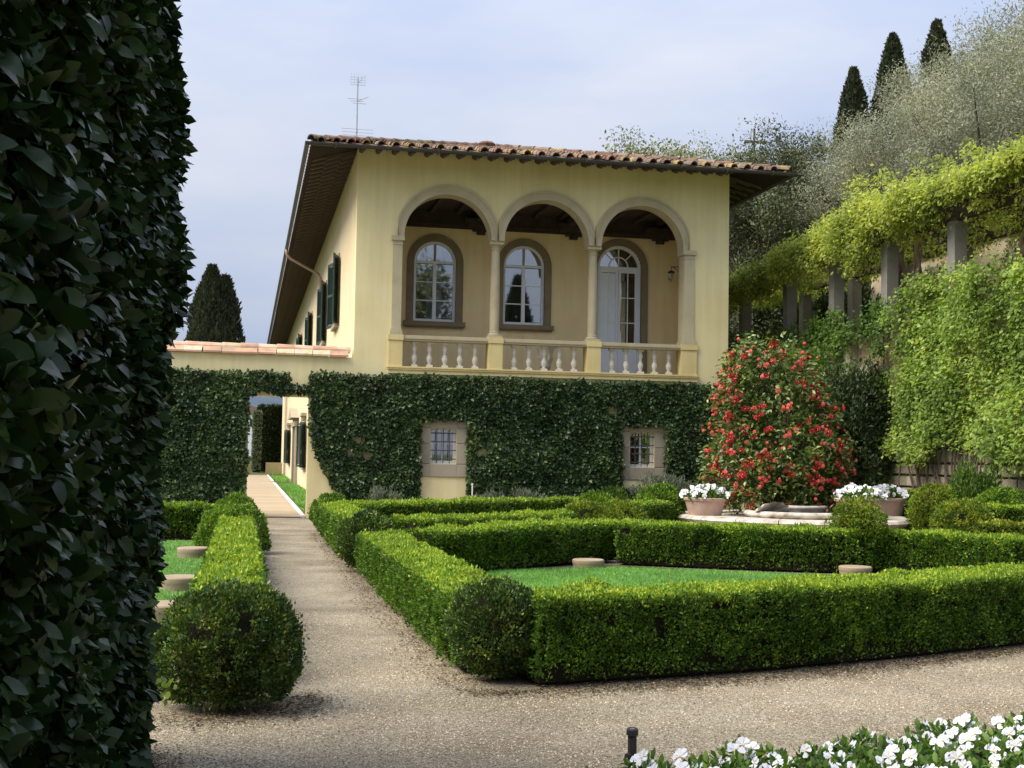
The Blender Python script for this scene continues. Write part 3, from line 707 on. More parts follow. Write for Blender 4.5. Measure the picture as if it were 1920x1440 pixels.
for i in range(3): arch_band((BAYX[i]+BAYX[i+1])/2)
def column(x):
    yc = Y0+0.21
    m = MB(); prof = [(.125, 4.86), (.128, 5.6), (.122, 6.4), (.108, 7.02)]
    m.lathe(prof, x, yc, 0, 20); c = m.build('column', 'stone', villa, smooth=True, sharp=True)
    m = MB(); m.lathe([(.108, 7.02), (.13, 7.035), (.13, 7.055), (.112, 7.065), (.112, 7.10), (.15, 7.15), (.155, 7.165)], x, yc, 0, 20)
    m.box(x-.185, x+.185, yc-.20, yc+.20, 7.165, 7.247); m.build('capital', 'stone', c)
    m = MB(); m.lathe([(.17, 4.77), (.175, 4.80), (.15, 4.825), (.14, 4.84), (.15, 4.86), (.125, 4.88)], x, yc, 0, 20)
    m.box(x-.18, x+.18, yc-.19, yc+.19, 4.70, 4.772); m.build('base', 'stone', c)
column(BAYX[1]); column(BAYX[2])
for (a, b) in ((3.53, 3.775), (11.40, 11.68)):
    m = MB(); m.box(a, b, Y0-.035, Y0+WT-.003, 4.86, 7.02); p = m.build('pilaster', 'stone', villa)
    m = MB(); m.box(a-.01, b+.01, Y0-.05, Y0+WT-.006, 7.02, 7.06); m.box(a, b, Y0-.04, Y0+WT-.006, 7.06, 7.13); m.box(a-.045, b+.045, Y0-.085, Y0+WT+.01, 7.13, 7.247); m.build('capital', 'stone', p)
    m = MB(); m.box(a-.02, b+.02, Y0-.055, Y0+WT-.006, 4.80, 4.858); m.box(a-.04, b+.04, Y0-.075, Y0+WT-.006, 4.70, 4.80); m.build('base', 'stone', p)
# balustrade
bal = MB(); bal.box(3.46, 11.80, Y0-.085, Y0+WT-.004, 3.80, 3.885); bal.box(3.47, 11.79, Y0-.06, Y0-.002, 3.70, 3.80); bal.box(3.44, 11.82, Y0-.10, Y0+WT-.008, 3.845, 3.868)
bal = bal.build('balustrade', 'plaster_trim', villa)
PED = [(3.47, 3.83), (6.075, 6.445), (8.725, 9.095), (11.33, 11.76)]
for (a, b) in PED:
    m = MB(); m.box(a, b, Y0-.05, Y0+.40, 3.885, 4.56); m.box(a-.02, b+.02, Y0-.075, Y0+.42, 4.56, 4.70); m.build('pedestal', 'plaster_trim', bal)
for i in range(3):
    m = MB(); a, b = PED[i][1], PED[i+1][0]
    m.box(a+.021, b-.021, Y0-.02, Y0+.34, 4.55, 4.60); m.box(a+.021, b-.021, Y0-.05, Y0+.37, 4.60, 4.67); m.box(a+.021, b-.021, Y0-.03, Y0+.35, 4.67, 4.695)
    m.build('rail', 'stone', bal)
bp = MB()
bp.lathe([(.055, .06), (.06, .075), (.04, .09), (.075, .19), (.078, .24), (.045, .33), (.04, .345), (.056, .36), (.04, .375), (.048, .41), (.07, .46), (.052, .54), (.04, .585), (.06, .60)], 0, 0, 0, 12)
bp.box(-.08, .08, -.08, .08, 0, .06); bp.box(-.075, .075, -.075, .075, .60, .655)
bme = bp.mesh('baluster', True); bme.set_sharp_from_angle(angle=R_(40)); bme.materials.append(M['stone_pale'])
for x in (4.16, 4.555, 4.955, 5.35, 5.75, 6.79, 7.19, 7.60, 8.01, 8.41, 9.45, 9.845, 10.25, 10.64, 11.04):
    o = link('baluster', bme, bal, loc=None); o.matrix_parent_inverse = Matrix(); o.location = (x, Y0+.16, 3.888)
# loggia windows and French door
def arc_pts(c, zs, r, k=18, a0=0, a1=math.pi): return [(c-r*math.cos(a0+(a1-a0)*i/k), zs+r*math.sin(a0+(a1-a0)*i/k)) for i in range(k+1)]
def ring(m, outer, inner, y0, y1):
    for i in range(len(outer)-1):
        (a, b), (c, d) = (outer[i], outer[i+1]), (inner[i], inner[i+1])
        m.poly([(a[0], y0, a[1]), (b[0], y0, b[1]), (d[0], y0, d[1]), (c[0], y0, c[1]), (a[0], y1, a[1]), (b[0], y1, b[1]), (d[0], y1, d[1]), (c[0], y1, c[1])],
               [(0,1,2,3), (7,6,5,4), (0,4,5,1), (3,2,6,7), (0,3,7,4), (1,5,6,2)])
def arched_ring(c, h, s, t, w, grow=False):
    zs = t-h
    o = [(c-h, s)] + arc_pts(c, zs, h) + [(c+h, s)]
    r = h-w; i = [(c-r, s)] + arc_pts(c, zs, r) + [(c+r, s)]
    return o, i
for wi, (c, h, s, t) in enumerate(LW):
    m = MB(); o, i = arched_ring(c, h, s, t, 0.075); ring(m, o, i, YB+.06, YB+.13)
    m.box(c-h+.076, c+h-.076, YB+.062, YB+.128, s, s+.085); zs = t-h
    m.box(c-h+.076, c+h-.076, YB+.062, YB+.128, zs-.03, zs+.045)
    m.box(c-.05, c+.05, YB+.055, YB+.125, s+.086, zs-.031)
    w = m.build('window', 'white_paint', villa)
    m = MB(); m.box(c-.035, c+.035, YB+.075, YB+.115, zs+.046, t-.077)
    m.build('muntin', 'stone_grey', w)
    for j in (1, 2):
        z = s+.085 + (zs-.03-s-.085)*j/3
        for sx in (-1, 1):
            m = MB(); xa, xb = sorted((c+sx*.051, c+sx*(h-.077))); m.box(xa, xb, YB+.08, YB+.115, z-.014, z+.014); m.build('muntin', 'white_paint', w)
    for sx in (-1, 1):
        for j in range(3):
            z0 = s+.086+(zs-.03-s-.086)*j/3+.015; z1 = s+.086+(zs-.03-s-.086)*(j+1)/3-.015
            m = MB(); xa, xb = sorted((c+sx*.052, c+sx*(h-.078))); m.box(xa, xb, YB+.095, YB+.100, z0, z1); m.build('pane', 'glass', w)
        m = MB(); pts = arc_pts(c, zs+.046, h-.08, 10, 0, math.pi/2) if sx < 0 else arc_pts(c, zs+.046, h-.08, 10, math.pi/2, math.pi)
        poly = [(x_, z_) for x_, z_ in pts] + ([(c-.036, zs+.046)] if sx < 0 else [(c+.036, zs+.046)])
        poly = [((min(x_, c-.036) if sx < 0 else max(x_, c+.036)), z_) for x_, z_ in poly]
        m.prism(poly, YB+.095, YB+.100); m.build('pane', 'glass', w)
    m = MB(); o, i = arched_ring(c, h+.20, s, t+.20, .20); ring(m, o, i, YB-.05, YB+.055); m.build('surround', 'stone_dark', w)
    m = MB(); m.box(c-h-.27, c+h+.27, YB-.16, YB+.05, s-.13, s-.001); m.box(c-h-.23, c+h+.23, YB-.11, YB-.002, s-.17, s-.13); m.build('sill', 'stone_dark', w)
    if wi == 0:
        for cx_, wd in ((c-.10, .10), (c+.12, .13)):
            m = MB(); k = 9
            for q in range(k):
                xa, xb = cx_-wd+2*wd*q/k, cx_-wd+2*wd*(q+1)/k; ya, yb = YB+.24+.02*(q % 2), YB+.24+.02*((q+1) % 2)
                m.poly([(xa, ya, s-.2), (xb, yb, s-.2), (xb-.03, yb, t-.1), (xa-.03, ya, t-.1)], [(0, 1, 2, 3)])
            m.build('curtain', 'curtain', w)
c, h, s, t = DR
m = MB(); o, i = arched_ring(c, h, s, t, 0.085); ring(m, o, i, YB+.05, YB+.14); zs = t-h
m.box(c-h+.086, c+h-.086, YB+.052, YB+.138, zs-.05, zs+.05)
door = m.build('french_door', 'white_paint', villa)
m = MB(); o, i = arched_ring(c, h+.2, s, t+.2, .2); ring(m, o, i, YB-.05, YB+.045); m.build('surround', 'stone_dark', door)
m = MB(); ro = arc_pts(c, zs+.05, .30, 14); ri = arc_pts(c, zs+.05, .265, 14); ring(m, ro, ri, YB+.075, YB+.115)
for a in (45, 90, 135):
    ca, sa = -math.cos(R_(a)), math.sin(R_(a)); r0 = .30 if a != 90 else .0
    p0 = (c+ca*r0, zs+.05+sa*r0); p1 = (c+ca*(h-.086), zs+.05+sa*(h-.086-.05*(a == 90))); nx, nz = -sa*.016, ca*.016
    m.prism([(p0[0]-nx, p0[1]-nz), (p1[0]-nx, p1[1]-nz), (p1[0]+nx, p1[1]+nz), (p0[0]+nx, p0[1]+nz)], YB+.078, YB+.112)
m.build('muntin', 'white_paint', door)
m = MB(); m.prism(arc_pts(c, zs+.05, h-.09, 18), YB+.094, YB+.099); m.build('pane', 'glass', door)
for sx in (-1, 1):
    xa, xb = sorted((c+sx*.004, c+sx*(h-.088)))
    m = MB(); st = .07; y0_, y1_ = YB+.07, YB+.12; zt = zs-.052; zl = 4.72
    m.box(xa, xa+st, y0_, y1_, s+.01, zt); m.box(xb-st, xb, y0_, y1_, s+.01, zt)
    m.box(xa+st, xb-st, y0_+.001, y1_-.001, zt-.07, zt); m.box(xa+st, xb-st, y0_+.001, y1_-.001, zl, zl+.10); m.box(xa+st, xb-st, y0_+.001, y1_-.001, s+.01, s+.13)
    m.box(xa+st, xb-st, y0_+.018, y1_-.018, s+.13, zl)
    xm = (xa+xb)/2; m.box(xm-.014, xm+.014, y0_+.01, y1_-.01, zl+.10, zt-.07); gz = (zt-.07-zl-.10)/3
    for j in (1, 2): m.box(xa+st, xb-st, y0_+.012, y1_-.012, zl+.10+gz*j-.014, zl+.10+gz*j+.014)
    lf = m.build('leaf', 'white_paint', door)
    m = MB()
    for j in range(3):
        for (p, q) in ((xa+st+.002, xm-.016), (xm+.016, xb-st-.002)): m.box(p, q, y0_+.024, y0_+.029, zl+.10+gz*j+.016, zl+.10+gz*(j+1)-.016)
    if sx > 0: m.build('pane', 'glass', door)
    else: m.build('reflection_panel', 'white_paint', door)      # white panels in the left leaf's panes: sky reflection put into the colour
m = MB(); m.tube([(c-.03, YB+.07, 4.80), (c-.03, YB+.0, 4.80), (c-.10, YB+.0, 4.79)], .014, 8); m.build('handle', 'iron', door)
m = MB(); m.box(c+h+.30, c+h+.42, YB-.012, YB-.001, 4.88, 4.97); m.build('switch_plate', 'white_paint', villa)
# ground-floor windows with stone blocks and iron grilles
for wi, (a, b, z0, z1) in enumerate((WL, WR)):
    m = MB()
    for (p, q, r, s_) in ((a, a+.065, z0, z1), (b-.065, b, z0, z1), (a+.065, b-.065, z0, z0+.075), (a+.065, b-.065, z1-.05, z1)):
        m.box(p, q, Y0+.16, Y0+.22, r, s_)
    w = m.build('window', 'white_paint', villa)
    cx_ = (a+b)/2
    m = MB(); m.box(cx_-.022, cx_+.022, Y0+.165, Y0+.215, z0+.075, z1-.05); m.box(a+.065, b-.065, Y0+.168, Y0+.212, (z0+z1)/2+.05, (z0+z1)/2+.075)
    m.build('muntin', 'white_paint' if wi else 'curtain', w)
    m = MB(); m.box(a+.065, b-.065, Y0+.188, Y0+.194, z0+.075, z1-.05); m.build('pane', 'glass', w)
    m = MB(); m.box(a-.1, b+.1, Y0+WT+.3, Y0+WT+.34, z0-.3, z1+.3); m.box(a-.1, a-.06, Y0+WT+.002, Y0+WT+.3, z0-.3, z1+.3); m.box(b+.06, b+.1, Y0+WT+.002, Y0+WT+.3, z0-.3, z1+.3)
    m.box(a-.06, b+.06, Y0+WT+.002, Y0+WT+.3, z0-.3, z0-.26); m.box(a-.06, b+.06, Y0+WT+.002, Y0+WT+.3, z1+.26, z1+.3)
    m.build('recess', 'interior' if wi else 'curtain', w)
    for k in range(3):
        x = a+(b-a)*(k+1)/4
        m = MB(); m.tube([(x, Y0+.055, z0+.01), (x, Y0+.055, z1-.01)], .013, 6); m.build('grille_bar', 'grille_iron', w)
    for k in range(4):
        z = z0+(z1-z0)*(k+.55)/4.1
        m = MB(); m.tube([(a-.012, Y0+.03, z), (b+.012, Y0+.03, z)], .014, 6); m.build('grille_bar', 'grille_iron', w)
    fr = .275; g = .006
    for (p, q, r, s_) in ((a-fr, a-g, z0+.52, z1+.005), (a-fr, a-g, z0-.005, z0+.51), (b+g, b+fr, z0+.52, z1+.005), (b+g, b+fr, z0-.005, z0+.51),
                          (a-fr, a-g, z0-.34, z0-.015), (a, b, z0-.34, z0-.005), (b+g, b+fr, z0-.34, z0-.015), (a-fr, a-g-.03, z1+.015, z1+.22), (a-.03, b+.03, z1+.01, z1+.22), (b+g+.03, b+fr, z1+.015, z1+.22)):
        m = MB(); m.bevbox(p, q, Y0-.035, Y0+.02, r, s_, .012); m.build('stone_block', 'stone_grey', w)
# ---- roof
EX0, EX1, EY, EZ, SL = 1.33, 13.92, Y0-1.2, 9.24, 0.262
HW = (EX1-EX0)/2; RZ = EZ+HW*SL; XM = (EX0+EX1)/2; YE = 101
m = MB()
top = [(EX0, EY, EZ), (EX1, EY, EZ), (EX1, YE, EZ), (EX0, YE, EZ), (XM, EY+HW, RZ), (XM, YE-HW, RZ)]
bot = [(x, y, z-.05) for x, y, z in top]
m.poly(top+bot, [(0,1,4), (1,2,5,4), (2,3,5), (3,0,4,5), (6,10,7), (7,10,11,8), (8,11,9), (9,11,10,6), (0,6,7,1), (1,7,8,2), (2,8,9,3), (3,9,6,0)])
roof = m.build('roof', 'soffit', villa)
# tiles
def coppo(r0, r1, L, th, seg=7, closed=True):
    m = MB(); vs = []
    for (y, r) in ((0, r0), (L, r1)):
        for rr in (r, r-th):
            for k in range(seg+1):
                a = math.pi*k/seg; vs.append((-rr*math.cos(a), y, rr*math.sin(a)))
    n = seg+1; fs = []
    for k in range(seg):
        fs += [(k, k+1, 2*n+k+1, 2*n+k), (n+k+1, n+k, 3*n+k, 3*n+k+1), (k+1, k, n+k, n+k+1)]
    m.poly(vs, fs); return m
ROW = .36; CS = .37
cme = coppo(.102, .084, .44, .02).mesh('cover_tile'); cme.materials.append(M['roof_tile'])
pm = MB(); pm.poly([(-.17, 0, .03), (-.13, 0, 0), (.13, 0, 0), (.17, 0, .03), (-.17, .44, .03), (-.13, .44, 0), (.13, .44, 0), (.17, .44, .03),
                    (-.17, 0, .01), (-.13, 0, -.025), (.13, 0, -.025), (.17, 0, .01)],
                   [(0,1,5,4), (1,2,6,5), (2,3,7,6), (0,8,9,1), (1,9,10,2), (2,10,11,3)])
pme = pm.mesh('pan_tile'); pme.materials.append(M['roof_tile'])
rnd = random.Random(4)
sl = math.atan(SL)
rest = MB(); lowc = coppo(.102, .084, .44, .02, 4)
def place(me, parent, x, y, z, rz, jitter=True, tilt=sl):
    o = link('cover_tile' if me is cme else 'pan_tile', me, parent); o.matrix_parent_inverse = Matrix()
    o.rotation_euler = (tilt + rnd.uniform(-.02, .02), rnd.uniform(-.03, .03), rz+rnd.uniform(-.03, .03)); o.location = (x+rnd.uniform(-.01, .01), y, z+rnd.uniform(0, .012))
    o.scale = (rnd.uniform(.95, 1.06),)*2+(rnd.uniform(.95, 1.15),)
    return o
def add_low(x, y, z, rz, tilt=sl):
    mt = Matrix.Translation((x, y, z)) @ Matrix.Rotation(rz+rnd.uniform(-.03, .03), 4, 'Z') @ Matrix.Rotation(tilt, 4, 'X')
    rest.poly([mt @ Vector(v) for v in lowc.v], lowc.f)
for r in range(17):
    s_ = r*ROW-.06; y = EY+s_; z = EZ+max(s_, -.03)*SL+.012
    x = EX0+.25
    while x < EX1-.2:
        if x > EX0+s_+.05 and x < EX1-s_-.05:
            if r < 4:
                place(cme, roof, x, y-.02, z+.035, 0); 
                if x+CS/2 < EX1-s_-.1: place(pme, roof, x+CS/2, y, z+.012, 0)
            else: add_low(x, y, z+.045, 0)
        x += CS
y = EY+.3
while y < 72:                                            # side slopes, hip side
    for r in range(17):
        s_ = r*ROW+.03
        if y > EY+s_+.1:
            add_low(EX0+s_, y, EZ+max(s_, 0)*SL+.05, -math.pi/2)
            if y < 50: add_low(EX1-s_, y, EZ+max(s_, 0)*SL+.05, math.pi/2)
    y += CS
o = rest.build('tile_field', 'roof_tile', roof); o['kind'] = 'stuff'
for sx in (1, -1):                                       # hip ridge tiles
    for k in range(17):
        d = k*.38; x = (EX0+d) if sx > 0 else (EX1-d)
        o = place(cme, roof, x, EY+d, EZ+d*SL+.09, -sx*math.pi/4, tilt=math.atan(SL/math.sqrt(2))); o.name = 'ridge_tile'; o.scale = (1.35, 1.2, 1.2)
for k in range(100):
    o = place(cme, roof, XM, EY+HW+k*.40, RZ+.07, 0, tilt=0); o.name = 'ridge_tile'; o.scale = (1.3, 1, 1.1)
m = MB(); m.lathe([(.22, 0), (.24, .10), (.26, .16), (.20, .22), (.06, .26)], 6.6, EY+4.9, EZ+4.9*SL+.02, 14); m.build('roof_vent', 'roof_tile', roof)
# rafters under the eaves
rp = [(0, .0), (0, -.13), (.35, -.16), (.42, -.08), (.75, -.11), (.80, -.05), (1.12, -.06), (1.12, 0)]
rm = MB(); rm.prism([(a, z - a*SL) for a, z in rp], -.035, .035)     # local x runs outward from the wall, dropping with the roof
rme = rm.mesh('rafter'); rme.materials.append(M['rafter_wood'])
zwall = EZ-.05+1.26*SL
y = EY+.15
k = 0
while y < 99:
    if y > Y0+.2:
        o = link('rafter', rme, roof); o.matrix_parent_inverse = Matrix(); o.location = (XL-.02, y, zwall-.004); o.rotation_euler = (0, 0, math.pi)
        if y < 45:
            o = link('rafter', rme, roof); o.matrix_parent_inverse = Matrix(); o.location = (XR+.02, y, zwall-.004)
    y += .52
x = XL+.05
while x < XR:
    o = link('rafter', rme, roof); o.matrix_parent_inverse = Matrix(); o.location = (x, Y0-.02, zwall-.017); o.rotation_euler = (0, 0, -math.pi/2)
    x += .42
# gutters
def gutter(pts, name='gutter'):
    m = MB(); seg = 8; r = .085; vs = []; fs = []
    for (x, y, nx, ny) in pts:
        for rr in (r, r-.012):
            for k in range(seg+1):
                a = math.pi*k/seg; vs.append((x+nx*rr*math.cos(a), y+ny*rr*math.cos(a), EZ-.0-rr*math.sin(a)))
    n = seg+1
    for k in range(seg):
        fs += [(k, k+1, 2*n+k+1, 2*n+k), (n+k+1, n+k, 3*n+k, 3*n+k+1)]
    fs += [(0, 2*n, 3*n, n), (n-1, 2*n-1, 4*n-1, 3*n-1)]
    m.poly(vs, fs); return m.build(name, 'gutter_metal', roof)
g = .09
gutter([(EX0-g, EY-g, .7, .7), (EX0-g, YE, 1, 0)]); gutter([(EX0-g, EY-g, .7, .7), (EX1+g, EY-g, -.7, .7)]); gutter([(EX1+g, EY-g, -.7, .7), (EX1+g, YE, -1, 0)])
for k in range(10):
    x = EX0+.6+k*1.27
    m = MB(); m.box(x-.012, x+.012, EY-.19, EY-.0, EZ-.10, EZ-.088); m.box(x-.012, x+.012, EY-.19, EY-.182, EZ-.10, EZ+.02); m.build('gutter_bracket', 'gutter_metal', roof)
m = MB(); m.tube([(EX0-g, 48, EZ-.06), (EX0-g, 48, EZ-.25), (EX0+.05, 48, EZ-.42), (XL-.16, 48, EZ-.95), (XL-.08, 48, EZ-1.1), (XL-.08, 48, 0)], .055, 8)
m.build('downpipe', 'copper_pipe', villa, smooth=True)
# side-wall windows with louvred shutters
def shutter_mesh(w, h):
    m = MB(); m.box(0, .07, -.022, .022, 0, h); m.box(w-.07, w, -.022, .022, 0, h); m.box(.07, w-.07, -.021, .021, 0, .10); m.box(.07, w-.07, -.021, .021, h-.09, h); m.box(.07, w-.07, -.021, .021, h*.48, h*.48+.08)
    z = .12
    while z < h-.12:
        m.poly([(.07, -.02, z), (w-.07, -.02, z), (w-.07, .02, z+.05), (.07, .02, z+.05)], [(0, 1, 2, 3)]); z += .055
    me = m.mesh('shutter'); me.materials.append(M['shutter_green']); return me
sh1 = shutter_mesh(.72, 2.05); sh2 = shutter_mesh(1.0, 2.05)
def side_window(yc, z0, z1, hw, me, ang):
    m = MB()
    for (p, q, r, s_) in ((yc-hw-.10, yc-hw, z0, z1), (yc+hw, yc+hw+.10, z0, z1), (yc-hw-.10, yc+hw+.10, z1, z1+.14)):
        m.box(XL-.035, XL+.001, p, q, r, s_)
    w = m.build('window', 'stone_grey', villa)
    m = MB(); m.box(XL-.13, XL+.001, yc-hw-.2, yc+hw+.2, z0-.12, z0-.002); m.build('sill', 'stone_grey', w)
    m = MB(); m.box(XL-.006, XL+.001, yc-hw, yc+hw, z0, z1); m.build('pane', 'interior', w)
    for sy in (-1, 1):
        o = link('shutter', me, w); o.matrix_parent_inverse = Matrix(); o.location = (XL-.05, yc+sy*hw, z0)
        o.rotation_euler = (0, 0, math.pi/2 + R_(ang) if sy > 0 else -math.pi/2 - R_(ang))
    return w
for yc in (39.5, 45.8, 56.0, 66.5, 77): side_window(yc, 5.55, 7.55, .62, sh1, 13)
for yc in (59.5, 80.5): side_window(yc, .95, 2.95, .9, sh2, 14)
m = MB(); m.box(XL-.16, XL+.001, 67.5, 68.1, -.4, 3.0); m.box(XL-.16, XL+.001, 71.6, 72.2, -.4, 3.0); m.box(XL-.22, XL+.001, 67.3, 72.4, 3.0, 3.25); m.box(XL-.14, XL+.001, 67.4, 72.3, 3.25, 3.42)
m.poly([(XL-.40, 67.0, 3.42), (XL-.40, 72.7, 3.42), (XL-.40, 69.85, 4.0), (XL, 67.0, 3.42), (XL, 72.7, 3.42), (XL, 69.85, 4.0)], [(0,2,1), (0,3,5,2), (1,2,5,4), (0,1,4,3)])
dr = m.build('doorway', 'stone_grey', villa)
m = MB(); m.box(XL-.01, XL+.001, 68.1, 71.6, -.4, 3.0); m.build('door', 'shutter_green', dr)
for yc in (59.5, 80.5):
    m = MB(); m.box(XL-.22, XL+.001, yc-1.05, yc+1.05, 3.28, 3.42)
    for k in range(3): m.box(XL-.16, XL+.001, yc-.9+k*.8, yc-.7+k*.8, 3.08, 3.279)
    m.build('cornice', 'stone_grey', villa)
# wall lantern in the loggia
m = MB(); lx, ly, lz = XR-.45, 34.9, 7.15
m.tube([(lx, ly, lz-.28), (lx, ly, lz+.16)], .014, 6); m.tube([(lx, ly, lz), (lx-.42, ly, lz)], .012, 6); m.tube([(lx, ly, lz-.26), (lx-.36, ly, lz-.005)], .010, 6); m.tube([(lx-.42, ly, lz), (lx-.42, ly, lz-.12)], .008, 6)
ln = m.build('wall_lantern', 'iron', None); tag(ln, 'iron bracket lantern hanging inside the right arch of the loggia', 'lantern')
m = MB(); m.lathe([(.03, -.12), (.08, -.16), (.10, -.22), (.085, -.34), (.05, -.42), (.015, -.46)], lx-.42, ly, lz, 10); m.build('glass', 'glass', ln)
m = MB(); m.lathe([(.012, -.10), (.09, -.14), (.105, -.165), (.10, -.18)], lx-.42, ly, lz, 10); m.build('cap', 'iron', ln)
# urn behind the balustrade
m = MB(); m.lathe([(.13, 0), (.14, .04), (.07, .10), (.06, .16), (.12, .22), (.16, .30), (.15, .36), (.17, .42), (.20, .62), (.24, .78), (.27, .82), (.27, .86), (.20, .86), (.17, .75)], 7.80, Y0+.85, 3.75, 16)
for k in range(10):
    a = 2*math.pi*k/10; m.lathe([(.01, 0), (.035, .06), (.03, .14), (.008, .2)], 7.80+.185*math.cos(a), Y0+.85+.185*math.sin(a), 4.2, 6)
m.box(7.65, 7.95, Y0+.70, Y0+1.0, 3.722, 3.75)
tag(m.build('urn', 'stone_pale', None, smooth=True, sharp=True), 'carved pale urn standing behind the middle of the balustrade', 'urn')
# antenna
ax, ay = 3.1, 40.0; az = EZ+(ax-EX0)*SL
an = thing('television_antenna', 'thin rooftop television antenna with crossed rods', 'antenna', (ax, ay, az))
m = MB(); m.tube([(ax, ay, az-.1), (ax, ay, 13.45)], .022, 6); m.build('mast', 'antenna_metal', an)
m = MB(); m.tube([(ax, ay, 12.72), (ax+.38, ay+.5, 13.02)], .012, 5)
for t_ in (-.25, 0, .25): m.tube([(ax-.22+t_*.4, ay+t_, 12.72), (ax+.20+t_*.4, ay+t_, 12.72)], .009, 5)
m.build('crossbar', 'antenna_metal', an)
m = MB(); m.tube([(ax, ay, 13.30), (ax+.22, ay+.3, 13.62)], .011, 5)
for t_ in range(4): m.tube([(ax-.22, ay+t_*.06, 13.24+t_*.10), (ax+.24, ay+t_*.06, 13.24+t_*.10)], .007, 5)
for t_ in range(5): m.tube([(ax-.22+t_*.11, ay-.05, 13.22), (ax-.22+t_*.11, ay-.05, 13.60)], .005, 4)
m.build('reflector', 'antenna_metal', an)
m = MB()
for t_ in range(4): m.tube([(ax-.5+t_*.03, ay-.3+t_*.2, 11.75-.05*t_), (ax+.5+t_*.02, ay-.3+t_*.2, 11.75-.05*t_)], .007, 4)
m.tube([(ax, ay-.3, 11.75), (ax, ay+.4, 11.60)], .010, 5); m.build('dipole', 'antenna_metal', an)

# ------------------------------------------------------------------ garden walls beside the villa
def coping(wall, x0, x1, zb, y0, y1, wd=.45):
    x = x0; ym = (y0+y1)/2
    while x < x1-.05:
        xe = min(x+wd, x1)
        for sy in (-1, 1):
            ye = y0-.10 if sy < 0 else y1+.10
            m = MB(); j = rnd.uniform(-.012, .012); jz = rnd.uniform(-.008, .008)
            yi = ym+sy*.13
            a, b = x+.006+j, xe-.006+j
            m.poly([(a, ye, zb+.01+jz), (b, ye, zb+.01+jz), (b, yi, zb+.14+jz), (a, yi, zb+.14+jz), (a, ye, zb+.055+jz), (b, ye, zb+.055+jz), (b, yi, zb+.185+jz), (a, yi, zb+.185+jz)],
                   [(0,3,2,1), (4,5,6,7), (0,1,5,4), (1,2,6,5), (2,3,7,6), (3,0,4,7)] if sy < 0 else [(0,1,2,3), (7,6,5,4), (4,5,1,0), (5,6,2,1), (6,7,3,2), (7,4,0,3)])
            m.build('coping_tile', 'coping_tile', wall)
        m = MB(); q = coppo(.17, .155, wd+.05, .03, 6)
        mt = Matrix.Translation((x+.02, ym, zb+.13+rnd.uniform(-.006, .006))) @ Matrix.Rotation(-math.pi/2, 4, 'Z')
        m.poly([mt @ Vector(v) for v in q.v], q.f); m.build('coping_tile', 'coping_tile', wall)
        x += wd
gw = thing('garden_wall', 'yellow plaster garden wall with a tiled coping and an open doorway', 'wall', (-3, Y0, 0))
m = MB(); yw0, yw1 = Y0+.004, Y0+.45
m.box(-14, 0.02, yw0, yw1, -.2, 4.07); m.box(0.02, 1.50, yw0, yw1, 3.04, 4.07); m.box(1.50, XL, yw0, yw1, -.2, 4.07)
m.build('wall', 'plaster', gw); coping(gw, -7.0, XL-.12, 4.07, yw0, yw1)
gr = thing('garden_wall', 'short wall with red tiled cap joining the villa to the right-hand terrace', 'wall', (13.8, Y0, 0))
m = MB(); m.box(XR, 15.2, yw0, yw1, -.2, 4.10); m.build('wall', 'plaster', gr); coping(gr, XR+.01, 15.1, 4.10, yw0, yw1)
# ------------------------------------------------------------------ beyond the doorway
pv = struct(MB().poly([(0.02, Y0+.03, .012), (1.36, Y0+.03, .012), (1.36, 92, .012), (0.02, 92, .012)], [(0, 1, 2, 3)]).build('paved_path', 'paving'))
pk = MB(); pk.bevbox(0, 1.34, 0, .47, 0, .022, .006); pkm = pk.mesh('paving_slab'); pkm.materials.append(M['paving'])
for k in range(120):
    o = link('paving_slab', pkm, pv); o.location = (0.02+rnd.uniform(-.004, .004), Y0+.03+k*.485, .013+rnd.uniform(0, .006)); o.matrix_parent_inverse = Matrix()
km = MB(); km.bevbox(0, .12, 0, .98, 0, .06, .01); kme = km.mesh('kerb_stone'); kme.materials.append(M['kerb_stone'])
kp = struct(MB().box(1.37, 1.48, Y0+.03, 92, -.05, .006).build('kerb', 'kerb_stone'))
for k in range(58):
    if 34 <= k <= 37: continue
    o = link('kerb_stone', kme, kp); o.location = (1.365, Y0+.03+k*1.0, .008); o.matrix_parent_inverse = Matrix()
GS = [(1.60, 37), (2.5, 37), (2.5, 66.5), (1.60, 66.5)]
grass_patch('grass', GS, -.02, 2600, .14, 'strip of grass at the foot of the villa side wall', 71)
GS2 = [(1.60, 73), (2.5, 73), (2.5, 91), (1.60, 91)]
grass_patch('grass', GS2, -.02, 1800, .16, 'far strip of grass seen through the doorway', 72)
hedge('clipped_hedge', 'tall dark clipped hedge at the end of the paved path', [(0.9, 104), (3.4, 104)], 2.2, 5.2, 0.20, 'shrub_dark', seed=73, cov=2.2, wob=.08)
hedge('clipped_hedge', 'pale green narrow clipped hedge seen through the doorway', [(0.45, 101), (1.0, 101)], .5, 4.7, 0.16, 'herb', seed=74, cov=2.2, wob=.05)
m = MB(); m.box(-1.5, .28, 93, 93.4, -.1, .8); tag(m.build('low_wall', 'plaster', None), 'low plaster wall at the far left end of the paved path', 'wall')
m = MB(); m.box(1.35, 2.5, 93.5, 93.9, -.1, .85); tag(m.build('low_wall', 'plaster', None), 'low plaster wall at the far right end of the paved path', 'wall')
fh = thing('farmhouse', 'distant white house below the blue hills, seen through the doorway', 'house', (-2, 420, 0))
m = MB(); m.box(-8, 7, 420, 430, -5, 13.5); m.build('wall', 'white_paint', fh); m = MB(); m.prism([(-8.6, 13.5), (7.6, 13.5), (-.5, 17)], 419.5, 430.5); m.build('roof', 'roof_tile', fh)
